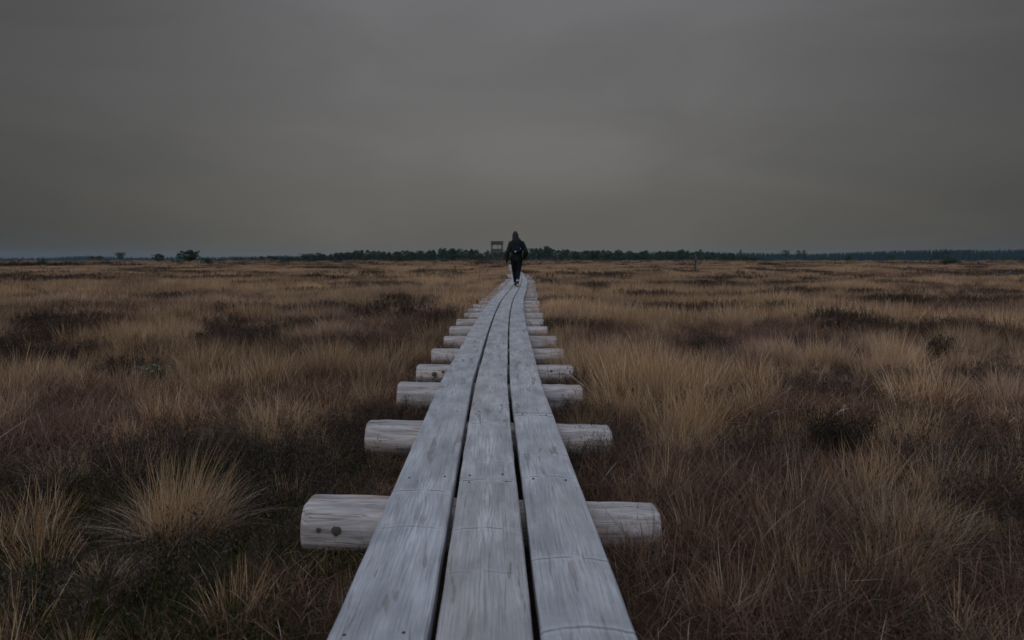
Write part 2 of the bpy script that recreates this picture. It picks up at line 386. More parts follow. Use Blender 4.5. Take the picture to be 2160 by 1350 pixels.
# ------------------------------------------------------------------ terrain
def gh(x, y):
    """height of the bog surface"""
    x = np.asarray(x, float); y = np.asarray(y, float)
    d = np.hypot(x, y)
    hum = (fbm(x * 0.75, y * 0.75, 3, 3) - 0.5) * 0.24 + (fbm(x * 3.1, y * 3.1, 9, 2) - 0.5) * 0.09
    dist = np.abs(x - cx_at(y)); near = np.clip((dist - 0.45) / 0.9, 0, 1)
    near = np.where((y < 281) & (y > -6), near, 1)
    z = GZ + hum * (0.3 + 0.7 * near) + 0.035 * (1 - near)
    return np.where(d > 700, GZ + hum * 0.4, z)

def build_ground():
    rr = [0.0]; r = 0.35
    while r < 3900: rr.append(r); r *= 1.032
    rr.append(3900); rr = np.array(rr[1:]); ns = 360
    th = np.linspace(0, 2 * math.pi, ns, endpoint=False)
    Rg, T = np.meshgrid(rr, th, indexing='ij')
    x, y = Rg * np.cos(T), Rg * np.sin(T)
    V = np.stack([x, y, gh(x, y)], -1).reshape(-1, 3)
    nr = len(rr); i, j = np.meshgrid(np.arange(nr - 1), np.arange(ns), indexing='ij'); j2 = (j + 1) % ns
    Q = np.stack([i * ns + j, (i + 1) * ns + j, (i + 1) * ns + j2, i * ns + j2], -1).reshape(-1, 4)
    V = np.vstack([V, [[0, 0, float(gh(0, 0))]]]); c = len(V) - 1
    Tm = np.stack([np.full(ns, c), np.arange(ns), (np.arange(ns) + 1) % ns, (np.arange(ns) + 1) % ns], -1)
    # centre fan as quads on a split ring would degenerate: use triangles for all
    tri = np.vstack([Q[:, [0, 1, 2]], Q[:, [0, 2, 3]], Tm[:, :3]])
    o = obj('bog_ground', tri_mesh('bog_ground', V, tri), GROUND, smooth=True)
    tag(o, 'brown open raised bog stretching flat to the horizon', 'ground', kind='structure')
build_ground()

# ------------------------------------------------------------------ boardwalk
PW, PT, GAP = 0.216, 0.05, 0.0200
walk = empty('boardwalk', (0, 0, GZ))
tag(walk, 'narrow three-plank weathered grey boardwalk on round cross logs winding across the bog', 'boardwalk')
WOFF = Vector((0, 0, -GZ))
logs_y = [1.40, 2.54, 3.69, 4.89, 5.76, 6.81, 7.97, 9.18, 10.3, 11.5]
while logs_y[-1] < 150: logs_y.append(logs_y[-1] + 1.14 + rng.uniform(-0.07, 0.07))
logs_y = [-2.1, -0.95, 0.25] + logs_y
LI = 4                                              # index of the first log seen well (2.54 m)

def plank(y0, y1, off, tint, seed, dz):
    step = 0.05 if y0 < 9 else (0.2 if y0 < 40 else 0.6)
    n = max(3, int((y1 - y0) / step) + 1)
    ys = np.linspace(y0, y1, n)
    b = 0.005; hw = PW / 2
    prof = [(-hw + b, 0), (-hw, -b), (-hw, -PT), (hw, -PT), (hw, -b), (hw - b, 0), (hw * 0.5, 0.0006), (0, 0.001), (-hw * 0.5, 0.0006)]
    k = len(prof); V = np.zeros((n, k, 3)); PC = np.zeros((n, k, 3))
    cx = cx_at(ys); hd = head_at(ys); rl = roll_at(ys)
    lat = off + (vnoise(ys * 0.35, ys * 0 + seed * 31, 5) - 0.5) * 0.008
    tw = (vnoise(ys * 0.5, ys * 0 + seed * 57, 6) - 0.5) * 0.012
    zz = dz + (vnoise(ys * 0.4, ys * 0 + seed * 77, 7) - 0.5) * 0.005
    il = 1 / np.sqrt(1 + hd ** 2)
    for q, (a, z) in enumerate(prof):
        ew = (vnoise(ys * 9, ys * 0 + seed * 13 + q, 8) - 0.5) * 0.0022 if abs(a) > hw * 0.6 else 0
        u = lat + a + ew
        V[:, q, 0] = cx + u * il
        V[:, q, 1] = ys - u * hd * il
        V[:, q, 2] = z + zz - u * np.tan(rl) + a * tw
        PC[:, q] = np.stack([np.full(n, a), ys - y0, np.full(n, z)], -1)
    V = V.reshape(-1, 3); V[:, 2] += -GZ; PC = PC.reshape(-1, 3)
    bm = []; 
    for i in range(n - 1):
        for q in range(k):
            bm.append((i*k+q, (i+1)*k+q, (i+1)*k+(q+1) % k, i*k+(q+1) % k))
    me = bpy.data.meshes.new('plank')
    me.from_pydata(V.tolist(), [], bm + [tuple(range(k)), tuple((n-1)*k + q for q in range(k))[::-1]])
    me.attributes.new('pc', 'FLOAT_VECTOR', 'POINT').data.foreach_set('vector', PC.astype(np.float32).ravel())
    me.flip_normals() if False else None
    bm2 = bmesh.new(); bm2.from_mesh(me); bmesh.ops.recalc_face_normals(bm2, faces=bm2.faces[:]); bm2.to_mesh(me); bm2.free()
    o = obj('plank', me, PLANK, walk); o.color = (*tint, seed)
    return o

nail_me = None
def make_nail():
    bm = bmesh.new()
    bmesh.ops.create_cone(bm, cap_ends=True, segments=8, radius1=0.0046, radius2=0.004, depth=0.003)
    return bm_mesh('nail', bm)
nail_me = make_nail()
planks = []
tints = [[(0.98, 1.0, 1.03), (0.96, 0.99, 1.03), (1.0, 1.0, 1.02), (0.94, 0.97, 1.01)],
         [(1.03, 1.01, 1.01), (1.01, 1.0, 1.01), (1.0, 0.99, 1.01), (1.04, 1.02, 1.02)],
         [(1.0, 1.01, 1.03), (0.98, 1.0, 1.03), (1.0, 1.0, 1.02), (0.96, 0.98, 1.01)]]
for r_, (off, first) in enumerate(((-(PW + GAP), 3), (0.0, 4), (PW + GAP, 5))):
    # joints: left board at log 4 (5.76 m), middle at logs 1 and 5, right at log 2
    joint = {0: 7, 1: 4, 2: 5}[r_]
    js = [k for k in range(len(logs_y)) if (k - joint) % 4 == 0]
    edges = [-2.8] + [logs_y[k] for k in js if logs_y[k] > -2.0] + ([logs_y[-1] + 0.1] if logs_y[-1] - logs_y[js[-1]] > 0.3 else [])
    for i, (a, b) in enumerate(zip(edges, edges[1:])):
        jt = random.uniform(0.93, 1.05)
        t = tuple(c * jt for c in tints[r_][i % 4])
        o = plank(a + 0.0035, b - 0.0035, off, t, random.random(), random.uniform(-0.0015, 0.0015))
        planks.append((a, b, off, o))
        if a < 8.5:
            for ly in logs_y:
                if not (0.9 < ly < 8.5): continue
                cand = []
                if a + 0.1 < ly < b - 0.1: cand = [ly]
                elif abs(ly - a) < 0.02: cand = [a + 0.045]
                elif abs(ly - b) < 0.02: cand = [b - 0.045]
                for yy in cand:
                    for s_ in (-1, 1):
                        u = off + s_ * 0.064 + random.uniform(-0.008, 0.008); y2 = yy + random.uniform(-0.012, 0.012)
                        n_ = link(bpy.data.objects.new('nail', nail_me), o)
                        n_.location = (float(cx_at(y2)) + u, y2 - u * float(head_at(y2)), -GZ + 0.0015 - u * math.tan(float(roll_at(y2))))
                        n_.data.materials.clear() if not n_.data.materials else None
nail_me.materials.append(NAIL)

def make_log_mesh(seed, length=1.31, r=0.118, flat=0.055):
    """peeled round log along X with a hewn flat top (half width = flat); top surface at z = 0"""
    rs = np.random.default_rng(seed); n, k = 26, 26
    ft = math.asin(flat / r); ang = np.concatenate([[math.pi/2 - ft], np.linspace(math.pi/2 - ft, -3*math.pi/2 + ft + math.pi, 2)[:0], np.linspace(math.pi/2 - ft, math.pi/2 + ft - 2*math.pi, k)[1:-1], [math.pi/2 + ft - 2*math.pi]])
    k = len(ang); topz = r * math.cos(ft)
    xs = np.concatenate([[-length/2, -length/2 + 0.012], np.linspace(-length/2 + 0.04, length/2 - 0.04, n - 4), [length/2 - 0.012, length/2]])
    V = np.zeros((n, k, 3)); bow = rs.uniform(-0.012, 0.012); tp = rs.uniform(-0.16, 0.16) if seed else -0.14; ph = rs.uniform(0, 6.28, 4)
    for i, x in enumerate(xs):
        e_ = 0.93 if i in (0, n-1) else (0.985 if i in (1, n-2) else 1.0)
        rad = r * (1 + tp * x / length) * e_ * (1 + 0.03 * np.sin(ang * 2 + x * 3 + ph[0]) + 0.018 * np.sin(ang * 5 + x * 9 + ph[1]) + 0.02 * math.sin(x * 11 + ph[2]))
        V[i, :, 0] = x
        V[i, :, 1] = rad * np.cos(ang) + bow * math.cos(x * 2)
        V[i, :, 2] = np.minimum(rad * np.sin(ang), topz * (e_ if e_ < 0.95 else 1)) - topz
        V[i, [0, -1], 2] = topz * (e_ if e_ < 0.95 else 1) - topz + rs.uniform(-0.002, 0.002)
    f = []
    for i in range(n - 1):
        for q in range(k): f.append((i*k+q, i*k+(q+1) % k, (i+1)*k+(q+1) % k, (i+1)*k+q))
    f += [tuple(range(k)), tuple((n-1)*k+q for q in range(k))[::-1]]
    me = bpy.data.meshes.new('log'); me.from_pydata(V.reshape(-1, 3).tolist(), [], f)
    bm = bmesh.new(); bm.from_mesh(me); bmesh.ops.recalc_face_normals(bm, faces=bm.faces[:]); bm.to_mesh(me); bm.free()
    me.polygons.foreach_set('use_smooth', np.array([len(p.vertices) == 4 and not all(me.vertices[v].co.z > -0.004 for v in p.vertices) for p in me.polygons]))
    me.materials.append(LOG)
    return me
log_meshes = [make_log_mesh(s, r=(0.102, 0.110, 0.098, 0.106, 0.113, 0.100, 0.108, 0.104)[s], flat=(0.058, 0.046, 0.040, 0.05)[s % 4]) for s in range(8)]
def make_knot():
    bm = bmesh.new(); bmesh.ops.create_icosphere(bm, subdivisions=2, radius=1.0)
    for v in bm.verts: v.co.y *= 0.28; v.co *= 1 + 0.12 * math.sin(v.co.x * 7 + v.co.z * 5)
    return bm_mesh('knot', bm)
knot_me = make_knot(); knot_me.materials.append(KNOT)
# ends seen in the photograph give each near log its own sideways shift
shift = {4: -0.012, 5: 0.0, 6: -0.01, 7: 0.005, 8: 0.012, 9: 0.02}
logs = []
for i, ly in enumerate(logs_y):
    if ly > 70: break
    o = link(bpy.data.objects.new('log', log_meshes[i % 8 if i != 4 else 0]), walk)
    hd = float(head_at(ly)); rl = float(roll_at(ly))
    x = float(cx_at(ly)) + shift.get(i, random.uniform(-0.03, 0.03))
    o.location = (x, ly - 0.065 - (0.06 if i == 4 else 0), -GZ - PT - 0.003)
    if ly > 44: o.scale = (0.62, 1, 1)
    if i == 4: o.scale = (0.97, 0.95, 0.95)
    o.rotation_euler = Euler((0, rl, -math.atan(hd) + random.uniform(-0.012, 0.012)), 'XYZ')
    logs.append(o); mi = i % 8 if i != 4 else 0; o['r'] = (0.102, 0.110, 0.098, 0.106, 0.113, 0.100, 0.108, 0.104)[mi]; o['topz'] = math.sqrt(o['r'] ** 2 - (0.058, 0.046, 0.040, 0.05)[mi % 4] ** 2)
def knot(log, x, z, r):
    k_ = link(bpy.data.objects.new('knot', knot_me), log)
    rr = log['r']; topz = log['topz']; cz = z + topz
    k_.location = (x, -math.sqrt(max(0.0001, rr * rr - cz * cz)) * (1.07 if x < 0 else 0.97), z)
    k_.rotation_euler = (-math.asin(max(-1, min(1, cz / rr))), 0, 0); k_.scale = (r, r, r)
knot(logs[4], -0.525, -0.075, 0.018); knot(logs[4], -0.588, -0.073, 0.009); knot(logs[4], 0.535, -0.125, 0.010)
knot(logs[7], -0.50, -0.06, 0.02); knot(logs[7], 0.47, -0.035, 0.017); knot(logs[7], -0.43, -0.04, 0.012)
knot(logs[6], 0.6, -0.10, 0.012)

# ------------------------------------------------------------------ blades
def blades(base, h, az, lean, curve, wd, seg, rg, t0=0.0):
    n = len(h); st = h / seg
    P = np.zeros((n, seg + 1, 3)); P[:, 0] = base
    for k in range(seg):
        th = lean + curve * ((k + 0.5) / seg)
        P[:, k+1, 0] = P[:, k, 0] + st * np.sin(th) * np.cos(az)
        P[:, k+1, 1] = P[:, k, 1] + st * np.sin(th) * np.sin(az)
        P[:, k+1, 2] = P[:, k, 2] + st * np.cos(th)
    phi = rg.uniform(0, 2 * math.pi, n); W = np.stack([np.cos(phi), np.sin(phi), 0 * phi], -1)
    nv = 2 * seg + 1; V = np.zeros((n, nv, 3)); tt = np.zeros((n, nv))
    for k in range(seg):
        wk = wd * (1 - 0.75 * k / seg)
        V[:, 2*k] = P[:, k] - W * wk[:, None] / 2; V[:, 2*k+1] = P[:, k] + W * wk[:, None] / 2
        tt[:, 2*k:2*k+2] = k / seg
    V[:, -1] = P[:, seg]; tt[:, -1] = 1
    F_ = []
    for k in range(seg - 1): F_ += [(2*k, 2*k+1, 2*k+3), (2*k, 2*k+3, 2*k+2)]
    F_.append((2*seg-2, 2*seg-1, 2*seg))
    F_ = np.array(F_); T = (np.arange(n)[:, None, None] * nv + F_[None]).reshape(-1, 3)
    rnd = np.repeat(rg.random(n)[:, None], nv, 1)
    return V.reshape(-1, 3), T, np.maximum(tt, t0).ravel(), rnd.ravel()
def join(parts):
    Vs, Ts, ts, rs = [], [], [], []; o = 0
    for V, T, t, r in parts:
        Vs.append(V); Ts.append(T + o); ts.append(t); rs.append(r); o += len(V)
    return np.vstack(Vs), np.vstack(Ts), np.concatenate(ts), np.concatenate(rs)
def disc(n, r, rg, p=0.5):
    a = rg.uniform(0, 2 * math.pi, n); q = r * rg.random(n) ** p
    return np.stack([q * np.cos(a), q * np.sin(a), np.zeros(n)], -1), a, q / r
def straw_clump(n, r, hlo, hhi, wd, seg, rg, fan=0.45, wind=0.12):
    b, a, q = disc(n, r, rg); b[:, 2] = -0.03
    h = rg.uniform(hlo, hhi, n) * (1 - 0.25 * q); az = a + rg.normal(0, 0.7, n)
    lean = np.abs(rg.normal(0, 0.14, n)) + fan * q * rg.random(n); cur = rg.normal(0.15, 0.28, n) + 0.35 * q * rg.random(n)
    main = blades(b, h, az, lean, cur, np.full(n, wd) * rg.uniform(0.6, 1.3, n), seg, rg)
    k = n // 4; b2, a2, q2 = disc(k, r * 1.2, rg); b2[:, 2] = -0.02           # fallen blades round the foot
    low = blades(b2, rg.uniform(hlo, hhi, k) * 0.8, a2 + rg.normal(0, 0.6, k), rg.uniform(0.6, 1.2, k), rg.uniform(0.2, 1.1, k), np.full(k, wd), seg, rg)
    return join([main, low])
def mat_clump(n, r, hlo, hhi, wd, seg, rg):
    b, a, q = disc(n, r, rg); b[:, 2] = rg.uniform(-0.03, 0.05, n)
    az = rg.uniform(0, 2 * math.pi, n); lean = rg.uniform(0.25, 1.35, n); cur = rg.normal(0.5, 0.6, n)
    return blades(b, rg.uniform(hlo, hhi, n), az, lean, cur, np.full(n, wd) * rg.uniform(0.5, 1.4, n), seg, rg)
def heather_clump(nt_, r, hlo, hhi, leaf, nl, rg, stemw):
    """branching sprigs set with small scale leaves"""
    b, a, q = disc(nt_, r, rg); b[:, 2] = -0.02
    h = rg.uniform(hlo, hhi, nt_) * (1 - 0.35 * q); lean = 0.15 + 0.75 * q * rg.random(nt_); az = a + rg.normal(0, 0.5, nt_)
    cur = rg.normal(-0.2, 0.25, nt_)
    parts = [blades(b, h, az, lean, cur, np.full(nt_, stemw), 3, rg)]
    n = nt_ * nl; i = np.repeat(np.arange(nt_), nl); t = rg.random(n) ** 0.7 * 0.85 + 0.15
    th = lean[i] + cur[i] * t * 0.5
    p = b[i] + (h[i] * t)[:, None] * np.stack([np.sin(th) * np.cos(az[i]), np.sin(th) * np.sin(az[i]), np.cos(th)], -1)
    p += rg.normal(0, 0.10, (n, 3)) * h[i][:, None] * 0.6 * np.array([1, 1, 0.7])
    parts.append(blades(p, leaf * rg.uniform(0.6, 1.6, n), rg.uniform(0, 6.28, n), rg.uniform(0, 1.1, n), rg.normal(0, 0.4, n), leaf * rg.uniform(0.22, 0.42, n), 1, rg, 0.6))
    return join(parts)
def proto(name, data, mat):
    V, T, t, r = data
    return bpy.data.objects.new(name, tri_mesh(name, V, T, {'t': t, 'rnd': r}, mat))
def proto_set(name, objs):
    c = bpy.data.collections.new(name)
    for o in objs: c.objects.link(o)
    return c
pr = np.random.default_rng(5)
SETS = {}
def make_sets():
    A = lambda f, n: [f() for _ in range(n)]
    SETS['straw'] = [
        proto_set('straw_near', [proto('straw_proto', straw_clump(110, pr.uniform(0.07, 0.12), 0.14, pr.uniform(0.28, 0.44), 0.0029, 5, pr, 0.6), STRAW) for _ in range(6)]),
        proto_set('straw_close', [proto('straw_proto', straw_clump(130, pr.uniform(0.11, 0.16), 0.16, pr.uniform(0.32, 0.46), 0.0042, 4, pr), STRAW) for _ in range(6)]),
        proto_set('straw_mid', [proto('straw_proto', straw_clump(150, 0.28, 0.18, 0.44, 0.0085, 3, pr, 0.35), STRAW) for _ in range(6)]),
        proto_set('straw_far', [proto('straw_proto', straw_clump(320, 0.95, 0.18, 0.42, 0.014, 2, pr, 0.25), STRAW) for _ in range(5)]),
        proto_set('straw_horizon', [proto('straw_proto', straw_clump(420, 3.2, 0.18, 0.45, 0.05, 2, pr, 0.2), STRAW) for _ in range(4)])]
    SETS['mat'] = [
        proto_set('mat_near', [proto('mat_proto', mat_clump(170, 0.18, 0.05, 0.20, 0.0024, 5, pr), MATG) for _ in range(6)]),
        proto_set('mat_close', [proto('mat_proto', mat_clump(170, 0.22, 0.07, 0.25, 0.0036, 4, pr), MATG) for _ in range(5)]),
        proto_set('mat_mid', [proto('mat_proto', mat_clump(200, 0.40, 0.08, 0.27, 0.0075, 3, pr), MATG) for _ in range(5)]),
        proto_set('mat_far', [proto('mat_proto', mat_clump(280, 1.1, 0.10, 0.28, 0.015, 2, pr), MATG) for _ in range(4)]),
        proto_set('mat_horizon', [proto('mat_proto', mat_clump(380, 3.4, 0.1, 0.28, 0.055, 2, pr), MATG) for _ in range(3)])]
    SETS['heath'] = [
        proto_set('heath_near', [proto('heath_proto', heather_clump(22, 0.16, 0.10, 0.26, 0.012, 46, pr, 0.0022), HEATH) for _ in range(5)]),
        proto_set('heath_close', [proto('heath_proto', heather_clump(22, 0.20, 0.10, 0.27, 0.016, 40, pr, 0.003), HEATH) for _ in range(4)]),
        proto_set('heath_mid', [proto('heath_proto', heather_clump(30, 0.32, 0.12, 0.30, 0.020, 40, pr, 0.004), HEATH) for _ in range(4)]),
        proto_set('heath_far', [proto('heath_proto', heather_clump(40, 0.9, 0.14, 0.34, 0.05, 26, pr, 0.01), HEATH) for _ in range(4)]),
        proto_set('heath_horizon', [proto('heath_proto', heather_clump(60, 2.6, 0.2, 0.45, 0.16, 16, pr, 0.03), HEATH) for _ in range(3)])]
    SETS['moss'] = [
        proto_set('moss_near', [proto('moss_proto', heather_clump(60, 0.17, 0.03, 0.085, 0.009, 18, pr, 0.002), MOSSG) for _ in range(4)]),
        proto_set('moss_close', [proto('moss_proto', heather_clump(60, 0.22, 0.03, 0.09, 0.013, 14, pr, 0.003), MOSSG) for _ in range(3)]),
        proto_set('moss_mid', [proto('moss_proto', heather_clump(60, 0.34, 0.04, 0.10, 0.018, 14, pr, 0.004), MOSSG) for _ in range(3)])]
make_sets()

# ------------------------------------------------------------------ where what grows
def ell(px, py, rx, ry):
    """an ellipse of the photograph laid on the bog: centre and radii in metres (depth radius from the pixel rows)"""
    c = on_plane(px, py); a = on_plane(px, py - ry); b = on_plane(px, py + ry)
    return (c.x, (a.y + b.y) / 2, abs(on_plane(px + rx, py).x - c.x), max(0.12, (a.y - b.y) / 2))
DARK = [ell(*q) for q in ((40, 775, 80, 22), (265, 800, 100, 20), (480, 690, 60, 7), (500, 728, 80, 9), (620, 690, 60, 8), (860, 661, 60, 6), (800, 668, 60, 5),
        (1490, 745, 55, 10), (1760, 690, 75, 7), (1975, 745, 26, 22), (2090, 800, 90, 18), (1900, 812, 40, 16), (1690, 812, 30, 14), (1540, 655, 40, 4), (1900, 640, 60, 4),
        (640, 1010, 60, 30), (520, 1250, 150, 55), (200, 1310, 150, 40), (60, 1100, 70, 60), (1230, 990, 40, 30), (1560, 1010, 70, 20),
        (1800, 590, 60, 3), (820, 640, 40, 4), (330, 640, 70, 4), (1330, 632, 30, 4), (2100, 625, 50, 4), (1640, 628, 40, 3), (2080, 1030, 70, 40), (690, 655, 50, 4))]
MATS = [ell(*q) for q in ((350, 872, 260, 26), (150, 850, 120, 20), (720, 850, 60, 30), (1560, 1120, 230, 90), (1500, 1280, 220, 80), (1900, 1290, 250, 60), (1400, 960, 60, 40),
        (1550, 770, 90, 14), (1680, 880, 140, 22), (2060, 900, 100, 30), (250, 660, 160, 8), (1420, 1000, 60, 40), (700, 760, 40, 14), (620, 1300, 60, 50))]
STRAWS = [ell(*q) for q in ((1760, 885, 130, 22), (400, 780, 60, 22), (120, 800, 40, 25), (1290, 850, 55, 30), (1450, 920, 60, 35), (1330, 700, 70, 20), (1650, 770, 80, 20), (1880, 1120, 90, 50), (2060, 740, 60, 22), (680, 720, 90, 18), (560, 760, 60, 20))]
TUSS = [ell(*q) for q in ((385, 1100, 95, 55), (585, 930, 85, 22), (130, 985, 65, 35), (220, 1215, 80, 40), (1900, 1120, 140, 60), (1285, 860, 60, 18), (1440, 945, 85, 28), (130, 790, 50, 18), (400, 812, 60, 15), (1650, 790, 60, 13))]
BUSH = [ell(*q) for q in ((1762, 965, 80, 22), (1480, 765, 45, 8), (1975, 785, 30, 12), (860, 668, 40, 4))]
def inside(x, y, E):
    s = np.zeros(len(x))
    for cx, cy, rx, ry in E: s = np.maximum(s, np.clip(1.5 - np.sqrt(((x - cx) / rx) ** 2 + ((y - cy) / ry) ** 2), 0, 1))
    return s
def fields(x, y):
    d = np.hypot(x, y)
    k = np.where(d > 40, 0.35, 1.0)
    a = fbm(x * 0.42 * k, y * 0.42 * k, 21, 3) + 0.45 * (fbm(x * 1.7, y * 1.7, 31, 2) - 0.5)
    b = np.where(d < 14, fbm(x * 0.8, y * 0.6, 41, 3), np.where(d < 55, fbm(x * 0.7, y * 0.42, 43, 3) - 0.02, fbm(x * 0.30, y * 0.13, 45, 3) - 0.025))
    far = np.clip((d - 2.2) / 3.2, 0, 1)
    dk, mt, stw = inside(x, y, DARK), inside(x, y, MATS), inside(x, y, STRAWS)
    left = np.clip((-x - 0.4) / 0.6, 0, 1) * (1 - np.clip((d - 3.6) / 1.5, 0, 1))
    straw = np.clip((a - 0.40) / 0.16, 0.05, 1) * (0.10 + 0.90 * far)
    cm = np.where(d < 34, vnoise(x * 2.3, y * 2.3, 61), vnoise(x * 0.8, y * 0.8, 62)); cm = np.clip((cm - 0.28) / 0.35, 0, 1)
    lo = np.clip(0.18 + (d - 5) / 30, 0.22, 0.6); straw = straw * (lo + (1 - lo) * cm)
    straw = np.clip(straw + stw * (0.4 + 0.6 * cm), 0, 1) * (1 - 0.95 * dk) * (1 - 0.7 * mt)
    hb = np.clip((b - 0.575) / 0.05, 0, 1)
    straw = straw * (1 - 0.85 * hb)
    heath = hb * 0.9
    tu = np.maximum(inside(x, y, TUSS), inside(x, y, BUSH)); straw = straw * (1 - inside(x, y, BUSH))
    heath = np.clip(heath * (1 - 0.9 * mt) + dk, 0, 1) * (1 - stw) * (1 - tu)
    mat = np.clip(0.75 - 0.5 * straw + mt - 0.45 * dk - 0.6 * left, 0.10, 1)
    mat = np.maximum(mat, (0.12 + 0.43 * (1 - left)) * (d < 3.2))
    mat = mat * (1 - 0.75 * tu); straw = straw * (1 - 0.5 * tu)
    straw = np.maximum(straw, (0.13 + 0.12 * (x > 0)) * (d < 4.6) * (1 - 0.6 * dk))
    moss = (1 - tu) * np.clip(0.35 + 0.8 * left + 0.6 * dk - mt * 0.4 - 0.4 * far, 0, 1)
    return straw, heath, mat, moss

def scatter(name, label, cat, kind_key, which):
    """points with rotation/scale/variant, instanced by geometry nodes (uncountable plants)"""
    bands = [(0.3, 4.6), (4.6, 12.0), (12.0, 34.0), (34.0, 125.0), (125.0, 640.0)]
    dens = {'straw': (46, 27, 11, 1.5, 0.13), 'mat': (92, 40, 10, 1.2, 0.10), 'heath': (46, 30, 12, 1.6, 0.14), 'moss': (95, 36, 8)}[kind_key]
    clear = {'straw': 0.48, 'mat': 0.37, 'heath': 0.46, 'moss': 0.15}[kind_key]
    for bi, cset in enumerate(SETS[kind_key]):
        r0, r1 = bands[bi]; half = math.pi if bi == 0 else R(52)
        n = int(dens[bi] * half * (r1 * r1 - r0 * r0))
        th = rng.uniform(-half, half, n); rr = np.sqrt(rng.uniform(r0 * r0, r1 * r1, n))
        x, y = rr * np.sin(th), rr * np.cos(th)
        keep = (np.abs(th) < R(55)) | (rr < 4.0)
        x, y, rr = x[keep], y[keep], rr[keep]
        f = fields(x, y)[which]; p = rng.random(len(x)) < f
        dist = np.abs(x - cx_at(y)); cl_ = np.where(y < 281, dist > (clear + (0.0, 0.03, 0.07, 0.35, 0.8)[bi]), True)
        p &= cl_
        x, y, f = x[p], y[p], f[p]; n = len(x)
        z = gh(x, y)
        me = bpy.data.meshes.new(name)
        me.vertices.add(n); me.vertices.foreach_set('co', np.stack([x, y, z], -1).astype(np.float32).ravel())
        rot = np.stack([rng.normal(0, 0.10, n), rng.normal(0, 0.10, n), rng.uniform(0, 6.283, n)], -1)
        near = np.clip((np.abs(x - cx_at(y)) - clear) / 0.35, 0, 1) if bi < 2 else np.ones(n)
        sc_ = rng.uniform(0.7, 1.2, n) * (0.62 + 0.5 * f) * (0.7 + 0.3 * near)
        tint = np.clip(0.5 + (fbm(x * 0.3, y * 0.3, 77, 3) - 0.5) * 1.6 + rng.normal(0, 0.16, n) + ((0, 0.2, 0.5, 0.5, 0.5)[bi] if kind_key == 'mat' else 0), 0, 1.3)
        me.attributes.new('rot', 'FLOAT_VECTOR', 'POINT').data.foreach_set('vector', rot.astype(np.float32).ravel())
        me.attributes.new('scl', 'FLOAT', 'POINT').data.foreach_set('value', sc_.astype(np.float32))
        me.attributes.new('tint', 'FLOAT', 'POINT').data.foreach_set('value', tint.astype(np.float32))
        t2 = np.clip(0.35 + (fbm(x * 0.55, y * 0.55, 88, 3) - 0.5) * 2.2 + rng.normal(0, 0.2, n), 0, 1)
        me.attributes.new('tint2', 'FLOAT', 'POINT').data.foreach_set('value', t2.astype(np.float32))
        me.attributes.new('pick', 'INT', 'POINT').data.foreach_set('value', rng.integers(0, 50, n).astype(np.int32))
        o = obj(name, me)
        ng = bpy.data.node_groups.new('scatter_' + cset.name, 'GeometryNodeTree')
        ng.interface.new_socket('Geometry', in_out='INPUT', socket_type='NodeSocketGeometry')
        ng.interface.new_socket('Geometry', in_out='OUTPUT', socket_type='NodeSocketGeometry')
        g = ng.nodes; l = ng.links
        gi, go = g.new('NodeGroupInput'), g.new('NodeGroupOutput')
        ip = g.new('GeometryNodeInstanceOnPoints'); ci = g.new('GeometryNodeCollectionInfo')
        ci.inputs['Collection'].default_value = cset; ci.inputs['Separate Children'].default_value = True; ci.inputs['Reset Children'].default_value = True
        def na(nm, ty):
            q = g.new('GeometryNodeInputNamedAttribute'); q.data_type = ty; q.inputs['Name'].default_value = nm; return q.outputs['Attribute']
        er = g.new('FunctionNodeEulerToRotation')
        l.new(na('rot', 'FLOAT_VECTOR'), er.inputs[0]); l.new(er.outputs[0], ip.inputs['Rotation'])
        l.new(na('scl', 'FLOAT'), ip.inputs['Scale']); l.new(na('pick', 'INT'), ip.inputs['Instance Index'])
        ip.inputs['Pick Instance'].default_value = True
        l.new(gi.outputs[0], ip.inputs['Points']); l.new(ci.outputs[0], ip.inputs['Instance']); l.new(ip.outputs[0], go.inputs[0])
        md = o.modifiers.new('scatter', 'NODES'); md.node_group = ng
        tag(o, label + (' in the foreground', ' beside the nearer boardwalk', ' in the middle distance', ' far out on the bog', ' towards the horizon')[bi], cat, kind='stuff')
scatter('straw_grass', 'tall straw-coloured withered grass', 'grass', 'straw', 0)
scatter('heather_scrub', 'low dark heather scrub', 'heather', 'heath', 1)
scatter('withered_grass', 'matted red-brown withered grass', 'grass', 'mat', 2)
scatter('bog_moss', 'dark green bog moss', 'moss', 'moss', 3)

